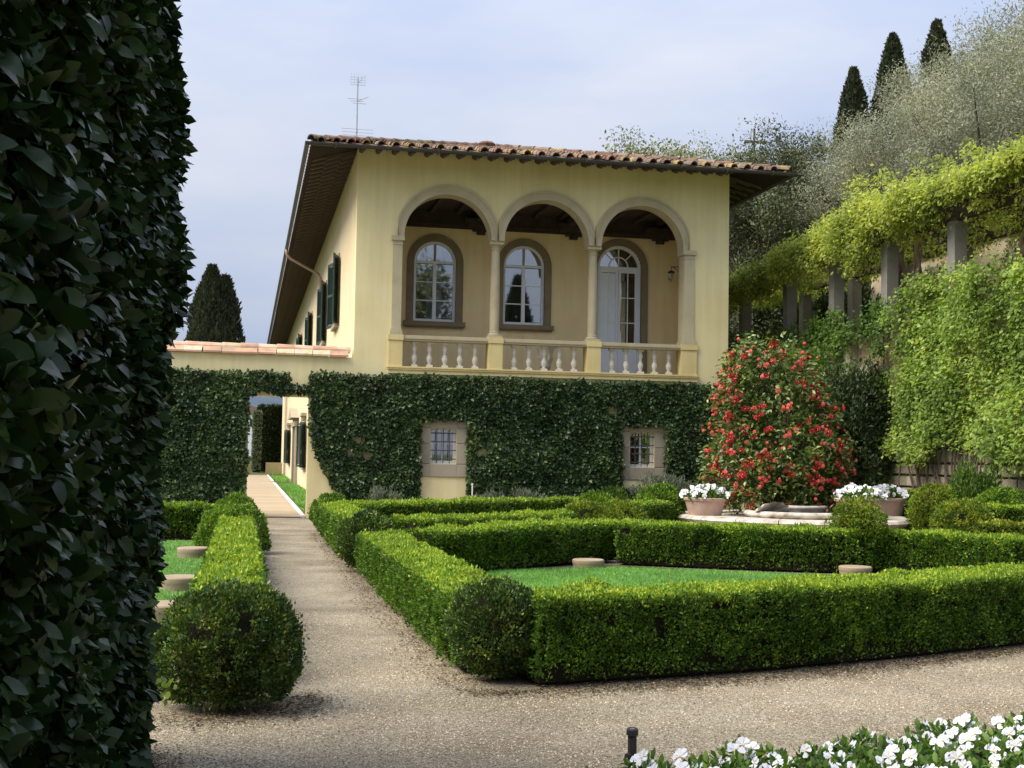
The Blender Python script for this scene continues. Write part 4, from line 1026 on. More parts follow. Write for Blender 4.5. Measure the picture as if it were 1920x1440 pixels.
for k in range(4):
    m = MB(); m.box(-6+k*3.3, -4.8+k*3.3, 419.95, 420.01, 9.5, 12); m.build('window', 'interior', fh)
# hills on the horizon
hv, hf = [], []
nx = 60
for j, (d, hh) in enumerate(((1500, 0), (1750, 62), (2100, 95), (2600, 135), (3300, 0))):
    for i in range(nx):
        a = R_(-70 + 150*i/(nx-1)); q = hh*(0.75+.35*math.sin(i*.7+j)+.2*math.sin(i*1.9+j*2))
        hv.append((d*math.sin(a), d*math.cos(a), q - (10 if hh == 0 else 0)))
for j in range(4):
    for i in range(nx-1): hf.append((j*nx+i, j*nx+i+1, (j+1)*nx+i+1, (j+1)*nx+i))
struct(MB().poly(hv, hf).build('hills', 'far_hills', smooth=True))

# ------------------------------------------------------------------ ivy on the walls
def ivy_mask(x, z, P):
    rag = (vnoise(P, 2.6, 81)-.5)*.34 + (vnoise(P, 7, 82)-.5)*.20
    k = z < 3.66 + rag*.22
    k &= ~((x > 0.02+rag*.4) & (x < 1.52+rag*.25) & (z < 3.10+np.clip(rag, -.1, .3)*.6))          # doorway
    edge = 1.50 + np.interp(z, [0, .5, 1.0, 1.5, 2.0, 2.6, 3.1], [.92, .78, .50, .18, .05, .0, .0]) + rag*.35
    k &= ~((x > 1.2) & (x < edge) & (z < 2.9))
    k &= ~((x > 4.34+rag*.14) & (x < 5.56+rag*.14) & (z < 2.53+rag*.16))
    k &= ~((x > 9.68+rag*.16) & (x < 10.88+rag*.14) & (z < 2.50+rag*.16) & (z > 0.75+rag))
    k &= x < 12.42+rag*.5
    thin = vnoise(P, 1.5, 84)
    k &= ~((np.hypot((x-2.75)/.30, (z-1.85)/.20) < .9+rag*6) & (x < 3.6) & (vnoise(P, 6, 88) > .40))
    k &= ~((x > 1.0) & (x < 1.5) & (z > 3.42+rag*.6) & (z < 3.75) & (thin > .55))
    k &= ~((np.hypot((x-5.95)/.18, (z-1.78)/.12) < 1+rag*3)) & ~((np.hypot((x-9.4)/.22, (z-2.9)/.13) < 1+rag*3))
    return k
def wall_ivy(name, label, x0, x1, seed):
    rg = np.random.default_rng(seed)
    root = thing(name, label, 'ivy', ((x0+x1)/2, Y0-.1, 0))
    n = int((x1-x0)*3.8*2050)
    x = rg.uniform(x0, x1, n); z = rg.uniform(0, 3.9, n)
    P = np.c_[x, np.zeros(n), z]
    k = ivy_mask(x, z, P); x, z, P = x[k], z[k], P[k]; n = len(x)
    th = .06 + .20*vnoise(P, 1.7, 85)**1.3 + .10*vnoise(P, 5, 86)
    P[:, 1] = Y0 - th*rg.uniform(.15, 1, n)**.5
    A = np.c_[rg.normal(0, .6, n), rg.normal(-.35, .4, n), rg.normal(-.5, .5, n)]
    N = np.c_[rg.normal(0, .5, n), rg.normal(-.8, .4, n), rg.normal(.55, .4, n)]
    bias = .22 + .7*(vnoise(P, 4, 87)-.4) + rg.uniform(0, .3, n)
    stuffpart('foliage', leaves('foliage', P, A, N, .09, .065, 'wall_ivy', rg, T_DIA, .4, bias), root)
    m = MB()
    for q in range(int((x1-x0)*2.2)):
        xx = rg.uniform(x0+.1, x1-.1)
        if 0 < xx < 2.6 or 4.0 < xx < 5.9 or 9.3 < xx < 11.3: continue
        pts = [(xx, Y0-.03, -.02)]
        for s_ in range(5): pts.append((pts[-1][0]+rg.normal(0, .10), Y0-.035, pts[-1][2]+.5))
        m.tube(pts, [.022, .02, .016, .013, .01, .006], 5)
    m.build('stems', 'bark', root)['kind'] = 'stuff'
wall_ivy('ivy', 'dark ivy covering the garden wall left of and above the doorway', -4.6, 1.5, 91)
wall_ivy('ivy', 'dark ivy covering the villa ground floor around the two barred windows', 1.5, 12.7, 92)
def bush(name, label, c, rx, ry, h, leafL, mat, n, seed, cat='shrub', clumps=26, aspect=.45, up=.5, tmpl=T_DIA, group=None, local=False, mix=(.55, 1.05), cr=.34):
    """clump-built shrub: leaf clumps spread through the crown's volume"""
    rg = np.random.default_rng(seed)
    root = thing(name, label, cat, c, group=group)
    d = unit(rg.normal(size=(clumps, 3))); rr = rg.uniform(*mix, clumps)[:, None]
    cc = d*rr*np.array([rx, ry, h/2])*(1-cr*.6) + np.array([0, 0, h/2])
    cc[:, 2] = np.clip(cc[:, 2], .1, None)
    ci = rg.integers(0, clumps, n)
    q = unit(rg.normal(size=(n, 3)))*rg.uniform(.25, 1, n)[:, None]**.6
    P = cc[ci] + q*np.array([rx, ry, h/2])*cr*rg.uniform(.7, 1.2, clumps)[ci][:, None]
    P = P[P[:, 2] > .02]; n = len(P)
    N = unit(P-np.array([0, 0, h/2])) + rg.normal(0, .6, P.shape); N[:, 2] += .3
    A = rg.normal(0, .6, P.shape) + unit(P-np.array([0, 0, h*.4]))*.5; A[:, 2] += up
    bias = rg.uniform(0, 1, clumps)[ci[:n]]*.35 + rg.uniform(.05, .6, n)
    stuffpart('foliage', leaves('foliage', P, A, N, leafL, leafL*aspect, mat, rg, tmpl, .35, bias), root, True)
    m = MB()
    for k in range(6):
        a = rg.uniform(0, 6.28); t_ = cc[rg.integers(0, clumps)]
        m.tube([(0.03*math.cos(a), .03*math.sin(a), -.03), (t_[0]*.4, t_[1]*.4, t_[2]*.5), tuple(t_)], [.035*h**.5, .022*h**.5, .008], 5)
    m.build('stems', 'bark', root, local=True)['kind'] = 'stuff'
    return root
bush('herb_shrub', 'silvery rosemary bush below the right barred window', (10.6, Y0-1.0, 0), .95, .5, 1.25, .09, 'herb', 5000, 101, up=1.2, aspect=.25, clumps=30)
bush('herb_shrub', 'low grey-green herb bush left of the silvery rosemary', (9.0, Y0-1.4, 0), .9, .4, .95, .09, 'creeper_shade', 4000, 102, up=1.2, aspect=.25)
bush('herb_shrub', 'wispy grey lavender at the ivy foot behind the far hedge', (7.0, Y0-.7, 0), .6, .35, .80, .09, 'herb', 1800, 103, up=1.5, aspect=.2)
bush('herb_shrub', 'thin pale stems of lavender before the ivy near the doorway', (3.3, Y0-.6, 0), .6, .3, .85, .10, 'herb', 1200, 104, up=1.8, aspect=.15)
bush('herb_shrub', 'grey lavender beside the white stake at the ivy edge', (6.1, Y0-.6, 0), .5, .3, .70, .09, 'herb', 1500, 105, up=1.5, aspect=.2)
m = MB(); m.tube([(5.66, Y0-.35, -.05), (5.66, Y0-.35, .88)], .018, 6); m.lathe([(.018, .88), (.026, .885), (.026, .91), (.012, .92)], 5.66, Y0-.35, 0, 8)
tag(m.build('garden_stake', 'white_paint', None), 'slim white stake standing where the bare wall meets the ivy', 'stake')

# ------------------------------------------------------------------ fountain, pots, camellia
fc = (11.28, 25.3)
ft = thing('fountain', 'round stone fountain platform with a moulded basin', 'fountain', (*fc, 0))
NS = 18
for k in range(NS):
    a0, a1 = 2*math.pi*k/NS+.004, 2*math.pi*(k+1)/NS-.004
    m = MB(); prof = [(1.75, .02), (2.36, .02), (2.36, .34), (2.46, .38), (2.50, .43), (2.46, .48), (2.38, .50), (1.75, .50)]
    n = len(prof); vs = []
    for q in range(5):
        a = a0+(a1-a0)*q/4
        vs += [(fc[0]+r*math.cos(a), fc[1]+r*math.sin(a), z) for r, z in prof]
    fs = [tuple(range(n))[::-1], tuple(4*n+i for i in range(n))]
    for q in range(4):
        for i in range(n): fs.append((q*n+i, q*n+(i+1) % n, (q+1)*n+(i+1) % n, (q+1)*n+i))
    m.poly(vs, fs); m.build('rim_stone', 'stone_fountain', ft)
m = MB(); m.lathe([(1.76, .0), (1.76, .47)], fc[0], fc[1], 0, 32); m.build('platform', 'stone_fountain', ft)
bc = (11.0, 24.4)
m = MB(); m.lathe([(1.02, .50), (1.08, .53), (1.10, .58), (1.06, .62), (.98, .63), (.94, .60), (.93, .52)], *bc, 0, 40); m.build('basin_rim', 'stone_fountain', ft, smooth=True)
m = MB(); m.lathe([(.52, .52), (.52, .66), (.56, .68), (.57, .72), (.52, .74), (.46, .73), (.45, .66)], bc[0]+.15, bc[1]+.25, 0, 32); m.build('basin_rim', 'stone_fountain', ft, smooth=True)
m = MB(); m.lathe([(.0, .55), (.94, .555), (.95, .56)], *bc, 0, 32); m.build('water', 'water', ft)
for (sx, sy, rz, mt_) in ((bc[0]-.72, bc[1]-.35, .5, 'stone_fountain'), (bc[0]+.85, bc[1]-.25, -.4, 'stone_dark')):
    m = MB(); k = 11; vs = [(sx, sy+.18, .60)]
    for i in range(k+1):
        a = math.pi*(.05+.9*i/k); r = .34+(.035 if i % 2 else 0)
        vs.append((sx-r*math.cos(a+rz*.2), sy-.05-.10*math.sin(a), .60+r*.62*math.sin(a)))
    vs += [(v[0], v[1]+.12, v[2]-.03) for v in vs]; n2 = k+2
    fs = [(0, i, i+1) for i in range(1, k+1)] + [(n2, n2+i+1, n2+i) for i in range(1, k+1)] + [(i, n2+i, n2+i+1, i+1) for i in range(1, k+1)]
    m.poly(vs, fs); m.build('carved_shell', mt_, ft)
# pansy flower
def pansy(mat_w='petal_white'):
    m = MB()
    for (a, r, y, w) in ((60, .9, .010, .62), (120, .9, .012, .62), (10, .82, .004, .56), (170, .82, .004, .56), (270, .92, 0, .75)):
        ca, sa = math.cos(R_(a)), math.sin(R_(a)); vs = [(0, -y, 0)]
        for t_, ww in ((.35, .55), (.75, 1), (1, .65), (1, -.65), (.75, -1), (.35, -.55)):
            px, pz = ca*r*t_ - sa*w*ww*.62, sa*r*t_ + ca*w*ww*.62
            vs.append((px*.5, -y-.05*math.sin(t_*2.6+ww), pz*.5))
        m.poly(vs, [(0, 1, 2), (0, 2, 3), (0, 3, 4), (0, 4, 5), (0, 5, 6)])
    k = len(m.f)
    m.poly([(-.06, -.065, -.05), (.06, -.065, -.05), (.07, -.065, .03), (-.07, -.065, .03), (0, -.075, -.02)], [(0, 1, 4), (1, 2, 4), (2, 3, 4), (3, 0, 4)])
    me = m.mesh('flower'); me.materials.append(M[mat_w]); me.materials.append(M['petal_yellow'])
    for i, p in enumerate(me.polygons): p.material_index = 1 if i >= k else 0
    return me
pan = pansy()
def leafy_mound(name, rx, h, n, L, mat, seed, parent):
    rg = np.random.default_rng(seed)
    q = unit(rg.normal(size=(n, 3))); q[:, 2] = np.abs(q[:, 2]); q *= rg.uniform(.3, 1, n)[:, None]**.5
    P = q*np.array([rx, rx, h]); A = q*.7 + rg.normal(0, .5, q.shape); A[:, 2] += .4
    N = rg.normal(0, .5, q.shape); N[:, 2] += 1
    return stuffpart('foliage', leaves('foliage', P, A, N, L, L*.5, mat, rg, T_LEAF, .35), parent, True)
def pot(name, label, x, y, z, r, h, seed):
    p = thing(name, label, 'flower pot', (x, y, z), group='clay pots of pansies on the fountain')
    m = MB(); m.lathe([(r*.74, 0), (r*.76, .02), (r*.93, h*.80), (r*.95, h*.82), (r*1.0, h*.84), (r*1.02, h*.95), (r, h), (r*.90, h), (r*.88, h*.9), (.02, h*.88)], 0, 0, 0, 28)
    m.build('body', 'terracotta', p, smooth=True, local=True, sharp=True)
    m = MB(); m.lathe([(r*.86, h*.9), (r*.80, h*.94), (.05, h*.97)], 0, 0, 0, 20); m.build('soil', 'soil', p, local=True)
    f = thing('pansy_clump', 'white pansies filling the '+label.split(',')[0], 'flowers', (x, y, z+h*.9), group='pansies in clay pots')
    leafy_mound('foliage', r*1.05, .24, 700, .085, 'pansy_leaf', seed, f)
    rg = random.Random(seed)
    for k in range(62):
        a = rg.uniform(0, 6.28); t_ = rg.uniform(0, 1)**.5; hh = .26*(1-t_**2*.75)+rg.uniform(-.02, .05)
        o = link('flower', pan, f, True); o.location = (r*1.12*t_*math.cos(a), r*1.12*t_*math.sin(a), hh)
        tow = math.atan2(-y, -x)+math.pi/2
        o.rotation_euler = (R_(rg.uniform(-55, -5)), R_(rg.uniform(-20, 20)), tow + R_(rg.uniform(-50, 50))); o.scale = (rg.uniform(.105, .15),)*3
pot('clay_pot', 'clay pot at the left end of the fountain, beside the camellia', 9.25, 25.05, .50, .445, .36, 111)
pot('clay_pot', 'clay pot right of the basin, half hidden by the yellow-tipped bush', 12.0, 23.75, .50, .47, .42, 112)
pot('clay_pot', 'clay pot at the rear right of the fountain', 13.6, 25.6, .50, .43, .38, 113)
# camellia
def camellia():
    rg = np.random.default_rng(120)
    c = np.array([10.98, 25.55, .5]); root = thing('camellia_bush', 'tall camellia bush covered in red flowers behind the fountain', 'camellia', tuple(c))
    zz = np.array([0, .25, .6, 1.2, 1.9, 2.5, 3.0, 3.45, 3.75]); rr = np.array([.75, 1.1, 1.34, 1.40, 1.34, 1.16, .98, .78, .25])
    nc = 330
    cz = rg.uniform(.1, 3.65, nc); ca = rg.uniform(0, 2*math.pi, nc)
    rad = np.interp(cz, zz, rr)*(rg.uniform(.72, 1.02, nc))
    cc = np.c_[rad*np.cos(ca)*1.0, rad*np.sin(ca)*.95, cz]
    cc[:, 0] += np.where((cc[:, 2] < 1.6) & (cc[:, 0] > 0), .12, 0) - np.where(cc[:, 2] > 2.4, .12, 0)
    n = 20000; ci = rg.integers(0, nc, n)
    P = cc[ci]*np.where(rg.uniform(0, 1, n) < .3, rg.uniform(.35, .85, n), 1.0)[:, None]**np.array([1, 1, .15]) + rg.normal(0, .115, (n, 3)); n = len(P)
    out = unit(cc[ci]*np.array([1, 1, 0]))
    N = out*.5 + rg.normal(0, .5, P.shape); N[:, 2] += .8
    A = out*.6 + rg.normal(0, .6, P.shape); A[:, 2] -= .1
    bias = rg.uniform(.1, .45, nc)[ci] + rg.uniform(0, .5, n)
    stuffpart('foliage', leaves('foliage', P, A, N, .115, .06, 'camellia', rg, T_DIA, .35, bias), root, True)
    m = MB()
    for k in range(16):
        a = rg.uniform(0, 6.28); h_ = rg.uniform(2, 3.4); r = np.interp(h_, zz, rr)*.8
        m.tube([(.12*math.cos(a), .12*math.sin(a), -.05), (.4*r*math.cos(a), .4*r*math.sin(a), h_*.4), (r*math.cos(a), r*math.sin(a), h_)], [.04, .025, .008], 6)
    for k in range(90):
        t_ = cc[rg.integers(0, nc)]; m.tube([(t_[0]*.2, t_[1]*.2, t_[2]*.7), tuple(t_)], [.012, .005], 4)
    m.build('branches', 'bark', root, local=True)
    f = MB()
    for lay, (r, h_, k, tw) in enumerate(((.50, .06, 7, 0), (.36, .16, 6, .4), (.20, .24, 5, .9))):
        for i in range(k):
            a = 2*math.pi*i/k+tw; b = math.pi/k*1.15
            f.poly([(0, 0, h_*.4), (r*.75*math.cos(a-b), r*.75*math.sin(a-b), h_+.02), (r*math.cos(a), r*math.sin(a), h_-.06+.02*(i % 2)), (r*.75*math.cos(a+b), r*.75*math.sin(a+b), h_+.02)], [(0, 1, 2), (0, 2, 3)])
    k0 = len(f.f); f.lathe([(.05, .2), (.06, .27), (.02, .3)], 0, 0, 0, 5)
    me = f.mesh('flower'); me.materials.append(M['petal_red']); me.materials.append(M['stamen'])
    for i, p in enumerate(me.polygons): p.material_index = 1 if i >= k0 else 0
    buds = MB(); cnt = 0
    while cnt < 620:                                          # the smaller blooms and buds past the three hundred largest
        q = cc[rg.integers(0, nc)]; d = np.array([q[0], q[1], 0]); d /= np.linalg.norm(d)+1e-6
        rs_ = np.interp(q[2], zz, rr)*rg.uniform(.9, 1.06); p = np.array([d[0]*rs_, d[1]*rs_*.95, q[2]]) + rg.normal(0, .07, 3); p[0] += (.12 if q[2] < 1.6 and d[0] > 0 else 0) - (.12 if q[2] > 2.4 else 0)
        r_ = rg.uniform(.02, .052); buds.lathe([(r_*.3, -r_), (r_, -.2*r_), (r_*.9, .5*r_), (r_*.3, 1.1*r_)], *p, 5); cnt += 1
    o = buds.build('buds', 'petal_red', root, local=True); o['kind'] = 'stuff'
    cnt = 0
    while cnt < 295:
        q = cc[rg.integers(0, nc)]
        d = np.array([q[0], q[1], 0]); d /= np.linalg.norm(d)+1e-6
        if d[0]*.25 + d[1] > .25 or rg.uniform() > .35-.75*(d[1]*.94+d[0]*.3): continue                      # flowers are counted on the side the photo shows
        rs_ = np.interp(q[2], zz, rr)*rg.uniform(.98, 1.10)
        p = np.array([d[0]*rs_, d[1]*rs_*.95, q[2]]) + rg.normal(0, .05, 3); p[0] += (.12 if q[2] < 1.6 and d[0] > 0 else 0) - (.12 if q[2] > 2.4 else 0)
        o = link('flower', me, root, True); o.location = tuple(p)
        dv = Vector((d[0]+rg.normal(0, .4), d[1]-.3+rg.normal(0, .4), rg.normal(.1, .4))).normalized()
        o.rotation_euler = dv.to_track_quat('Z', 'Y').to_euler(); s_ = rg.uniform(.09, .165); o.scale = (s_, s_, s_*rg.uniform(.8, 1.3)); cnt += 1
camellia()
# stone stools
def stool(label, x, y, r, h):
    m = MB(); m.lathe([(r*.95, -.02), (r*.96, h*.45), (r*.985, h*.55), (r*1.01, h*.72), (r, h*.92), (r*.95, h), (.02, h+.004)], x, y, 0, 24)
    tag(m.build('stone_stool', 'stool_stone', None, smooth=True, sharp=True), label, 'stool', 'round stone stools on the lawns')
stool('round stone stool at the back of the lawn, left one', 4.97, 18.35, .235, .145)
stool('round stone stool at the back of the lawn, right one by the yellow-tipped bush', 8.62, 17.15, .235, .145)
stool('round stone stool left of the path, farthest of the three', -.75, 20.2, .25, .17)
stool('round stone stool left of the path, middle of the three', -.72, 15.6, .25, .17)
stool('round stone stool left of the path, nearest of the three', -.74, 12.8, .25, .18)

# ------------------------------------------------------------------ right: retaining wall, creeper, pergola
XW = 15.0
rw = thing('retaining_wall', 'rough stone retaining wall along the right side of the garden', 'wall', (XW, 27, 0))
m = MB(); m.box(XW, XW+.5, 16, 60, -.2, 4.75); m.build('core', 'stone_dark', rw)
smeshes = []
for v in range(8):
    rv = random.Random(200+v); m = MB(); m.bevbox(-.11, .03, 0, 1, 0, 1, .05)
    m.v = [(x+rv.uniform(-.02, .012), y+rv.uniform(-.025, .025), z+rv.uniform(-.03, .03)) for x, y, z in m.v]
    me = m.mesh('stone'); me.materials.append(M['stone_rubble']); smeshes.append(me)
z = 0.0
while z < 2.35:
    hh = rnd.uniform(.2, .34); y = 21.5+rnd.uniform(0, .4)
    while y < 29:
        ww = rnd.uniform(.35, .75)
        o = link('stone', rnd.choice(smeshes), rw); o.location = (XW, y, z); o.scale = (rnd.uniform(.8, 1.3), ww-.05, hh-.045)
        y += ww
    z += hh
for (label_, y0, y1, z0, z1) in (('stone_ledge', 28.1, 30.3, 3.78, 3.98),):
    m = MB(); m.bevbox(XW-.32, XW-.01, y0, y1, z0, z1, .03); m.build('ledge', 'stone_grey', rw)
    m = MB(); m.bevbox(XW-.22, XW-.005, 29.75, 30.05, 3.99, 4.9, .03); m.build('pier', 'stone_grey', rw)
    m = MB(); m.tube([(XW-.1, 30.2, 5.1), (XW-.1, 26.8, 5.1)], .02, 6); m.tube([(XW-.1, 28.2, 5.1), (XW-.1, 28.2, 3.9)], .02, 6); m.build('handrail', 'iron', rw)
m = MB()
for dz in (0, .07): m.tube([(XW-.1, 30.0, 3.28+dz), (XW-.1, 28.25-dz, 3.28+dz), (XW-.1, 28.15-dz, 3.36+dz), (XW-.1, 28.15-dz, 3.62+dz)], .016, 6)
tag(m.build('conduit', 'kerb_stone', None), 'pair of pale pipes bending upward on the dark wall right of the camellia', 'pipe')
def creeper(name, label, mat, y0, y1, zt, dens, seed, zb, thick, hole=None, leafL=.09):
    rg = np.random.default_rng(seed)
    root = thing(name, label, 'creeper', (XW-.2, (y0+y1)/2, 0))
    nc = int((y1-y0)*zt*dens)
    cy = rg.uniform(y0, y1, nc); cz = rg.uniform(0.5, zt, nc)
    q = np.c_[np.zeros(nc), cy, cz]
    low = zb + (vnoise(q, .9, seed)-.5)*1.3
    topz = zt - .5 + (vnoise(q, .7, seed+1))*.9
    k = (cz > low) & (cz < topz)
    if hole: k &= ~((cy > hole[0]) & (cy < hole[1]) & (cz > hole[2]) & (cz < hole[3]))
    cy, cz, q = cy[k], cz[k], q[k]; nc = len(cy)
    cx = XW - .08 - thick*vnoise(q, 1.1, seed+2)*rg.uniform(.4, 1, nc)
    per = 36; n = nc*per; ci = np.repeat(np.arange(nc), per)
    P = np.c_[cx, cy, cz][ci] + rg.normal(0, 1, (n, 3))*np.array([.07, .14, .12])
    P[:, 0] = np.minimum(P[:, 0], XW-.02)
    A = np.c_[rg.normal(-.5, .5, n), rg.normal(-.1, .6, n), rg.normal(-.45, .5, n)]
    N = np.c_[rg.normal(-.7, .5, n), rg.normal(-.2, .5, n), rg.normal(.8, .4, n)]
    bias = rg.uniform(.05, .4, nc)[ci] + .35*(vnoise(P, .8, seed+3)-.3) + rg.uniform(0, .35, n)
    stuffpart('foliage', leaves('foliage', P, A, N, leafL, leafL*.62, mat, rg, T_DIA, .4, bias), root)
    m = MB()
    for s_ in range(int((y1-y0)*.9)):
        yy = rg.uniform(y0, y1); pts = [(XW-.10, yy, -.02)]
        for t_ in range(7): pts.append((XW-.07-rg.uniform(0, .14), pts[-1][1]+rg.normal(0, .16), pts[-1][2]+.42))
        m.tube(pts, [.03, .028, .025, .022, .018, .014, .01, .006], 5)
    for (yy, sp) in ((25.0, .9), (25.1, .6), (24.9, .4), (26.2, .7), (24.1, .6)):
        for t_ in range(4):
            m.tube([(XW-.25, yy, .0), (XW-.22, yy+sp*.25*(t_-1.5), .8), (XW-.2, yy+sp*.6*(t_-1.5), 1.5), (XW-.12, yy+sp*.8*(t_-1.5), 2.4)], [.04, .03, .022, .012], 6)
    m.build('stems', 'vine_bark', root)['kind'] = 'stuff'
creeper('creeper', 'bright yellow-green creeper covering the high stone wall at the right', 'creeper', 19.5, 27.4, 5.7, 34, 131, 2.0, 1.0)
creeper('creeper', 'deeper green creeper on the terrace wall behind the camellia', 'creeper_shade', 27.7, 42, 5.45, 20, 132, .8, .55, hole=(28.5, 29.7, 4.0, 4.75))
bush('evergreen_shrub', 'dark evergreen shrub between the camellia and the stone wall', (14.1, 28.4, 0), 1.15, 1.1, 4.2, .11, 'shrub_dark', 15000, 133, clumps=70, cr=.28)
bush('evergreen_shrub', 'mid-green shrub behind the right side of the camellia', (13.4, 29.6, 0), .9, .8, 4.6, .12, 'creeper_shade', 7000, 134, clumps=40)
bush('garden_shrub', 'feathery green plant at the foot of the wall by the right edge', (14.0, 22.9, .3), .65, .6, 1.4, .09, 'creeper_shade', 4000, 135, up=.9, aspect=.3)
bush('red_leaved_plant', 'small bronze-leaved plant on the terrace by the vine trunk', (15.3, 28.9, 4.75), .35, .35, 1.1, .12, 'vine_leaf' if 'vine_leaf' in M else 'shrub_dark', 700, 136)
# terrace and wall behind
m = MB(); m.box(XW+.5, 18.6, 16, 62, 4.4, 4.72); struct(m.build('terrace', 'gravel'))
hw = thing('terrace_wall', 'pale weathered plaster wall behind the pergola with clinging vines', 'wall', (18.7, 30, 4.7))
m = MB(); m.box(18.6, 18.95, 15, 36, 4.4, 7.4); m.build('wall', 'plaster_old', hw)
m = MB(); m.box(18.52, 19.0, 15, 36, 7.4, 7.5); m.build('coping', 'stone_grey', hw)
rg = np.random.default_rng(140); n = 6500
y_, z_ = rg.uniform(20, 33, n), rg.uniform(5.2, 7.3, n); q = np.c_[np.zeros(n), y_, z_]; k = vnoise(q, 1.1, 141)+.25*vnoise(q, 4, 142) > .62
n = k.sum(); P = np.c_[np.full(n, 18.58)-rg.uniform(0, .06, n), y_[k], z_[k]]
o = stuffpart('vine_leaves', leaves('vine_leaves', P, np.c_[rg.normal(-.3, .3, n), rg.normal(0, .5, n), rg.normal(-.6, .4, n)], np.c_[rg.normal(-1, .3, n), rg.normal(0, .5, n), rg.normal(.4, .4, n)], .09, .06, 'creeper_shade', rg), hw)
# stair flank seen at the right edge
m = MB(); m.poly([(17.9, 20.0, 4.7), (17.9, 24.5, 4.7), (17.9, 20.0, 7.9), (18.58, 20.0, 4.7), (18.58, 24.5, 4.7), (18.58, 20.0, 7.9)], [(0, 2, 1), (3, 4, 5), (0, 3, 5, 2), (1, 2, 5, 4), (0, 1, 4, 3)])
tag(m.build('stair_wall', 'plaster_old', None), 'sloping plaster flank of a stair against the terrace wall', 'wall')
for (y_, h_, lb) in ((37.3, 3.0, 'nearest'), (40.2, 3.4, 'middle'), (43.2, 3.6, 'farthest')):
    bush('evergreen_shrub', lb+' of the dark evergreen shrubs in the shade behind the pergola posts', (18.55, y_, 4.7), 1.1, 1.7, h_, .15, 'shrub_dark', 6000, 500+int(y_), clumps=50, cr=.3, group='dark shrubs behind the pergola')
# pergola
pg = thing('pergola', 'stone-posted pergola on the terrace under hanging vines', 'pergola', (16.3, 30, 4.72))
PY_ = [22.7, 25.65, 28.7, 31.6, 34.6, 38.0]
pp = MB(); pp.bevbox(-.15, .15, -.15, .15, 0, 2.30, .025); ppm = pp.mesh('post'); ppm.materials.append(M['post_stone'])
for yy in PY_:
    for xx in (15.32, 17.35):
        o = link('post', ppm, pg); o.matrix_parent_inverse = Matrix.Translation(pg.location).inverted(); o.location = (xx, yy, 4.72)
for xx in (15.32, 17.35):
    m = MB(); m.box(xx-.07, xx+.07, 18, 41, 7.025, 7.17); m.build('beam', 'dark_wood', pg)
y = 18.4
while y < 41:
    m = MB(); m.box(14.75, 17.95, y-.045, y+.045, 7.173, 7.28); m.build('crossbeam', 'dark_wood', pg); y += .5
def wist():
    rg = np.random.default_rng(150)
    root = thing('wisteria_vine', 'yellow-green vine spilling over the pergola roof', 'vine', (15.5, 28.6, 4.72))
    nc = 2900
    cy = rg.uniform(17.5, 41.5, nc)
    q = np.c_[np.zeros(nc), cy, np.zeros(nc)]
    side = rg.uniform(0, 1, nc) < .48
    hump = np.interp(cy, [17, 22, 24, 26, 27.2, 28.6, 30, 31, 32.5, 34, 36, 39, 42], [.75, .8, .8, .9, 1.1, 1.4, 1.25, .85, .5, .25, -.1, -.25, -.3]) + .35*(vnoise(q, 1.3, 154)-.5)
    droop = np.interp(cy, [17, 23, 24.5, 25.4, 26, 27, 28.2, 29, 30.5, 31.4, 33, 35, 38, 42], [.15, .2, .3, .45, .9, .6, .5, 1.3, 1.4, .7, .7, .75, .7, .6]) * (.45+1.0*vnoise(q, 1.6, 151))
    cx = np.where(side, 14.72-rg.uniform(-.2, .35, nc)*vnoise(q, 2.0, 155)*1.6, rg.uniform(14.7, 18.1, nc))
    cz = np.where(side, 7.3+hump*.5 - rg.uniform(0, 1, nc)**1.2*droop, 7.25 + hump*rg.uniform(.05, 1, nc)*np.interp(cx, [14.6, 15.4, 17, 18.2], [.6, 1, .8, .5]))
    tuft = (~side) & (rg.uniform(0, 1, nc) < .10); cz = np.where(tuft, 7.3+hump+rg.uniform(0, .25, nc), cz)
    under = (~side) & (rg.uniform(0, 1, nc) < .26); cz = np.where(under, 7.2-rg.uniform(0, .16, nc), cz)
    per = 38; n = nc*per; ci = np.repeat(np.arange(nc), per)
    P = np.c_[cx, cy, cz][ci] + np.clip(rg.normal(0, 1, (n, 3)), -1.9, 1.9)*np.array([.13, .15, .12])
    A = np.c_[rg.normal(-.35, .5, n), rg.normal(-.1, .6, n), rg.normal(-.5, .5, n)]
    N = np.c_[rg.normal(-.5, .5, n), rg.normal(-.1, .5, n), rg.normal(.9, .4, n)]
    bias = rg.uniform(.05, .4, nc)[ci] + .35*(vnoise(P, .6, 153)-.3) + rg.uniform(0, .35, n)
    stuffpart('foliage', leaves('foliage', P, A, N, .100, .052, 'wisteria', rg, T_DIA, .4, bias), root)
    m = MB()
    for (yy, xx) in ((28.95, 15.5), (29.05, 15.7), (28.55, 15.8), (31.8, 17.0), (25.9, 17.1)):
        for s_ in range(3):
            a = rg.uniform(0, 6.28, 6); pts = [(xx+.06*math.cos(a[0]), yy+.06*math.sin(a[0]), 4.7)]
            for t_ in range(1, 6): pts.append((xx+.11*math.cos(a[0]+t_*1.3)+.04*t_, yy+.13*math.sin(a[0]+t_*1.3)+rg.normal(0, .05)-.05*t_*(s_-1), 4.7+t_*.52))
            m.tube(pts, [.085, .075, .065, .06, .05, .04], 7)
    for s_ in range(40):
        yy = rg.uniform(18, 41); m.tube([(15.3, yy, 7.25), (16.5, yy+rg.normal(0, .5), 7.36), (17.8, yy+rg.normal(0, .8), 7.28)], [.03, .025, .012], 5)
    m.build('trunks', 'vine_bark', root)
wist()
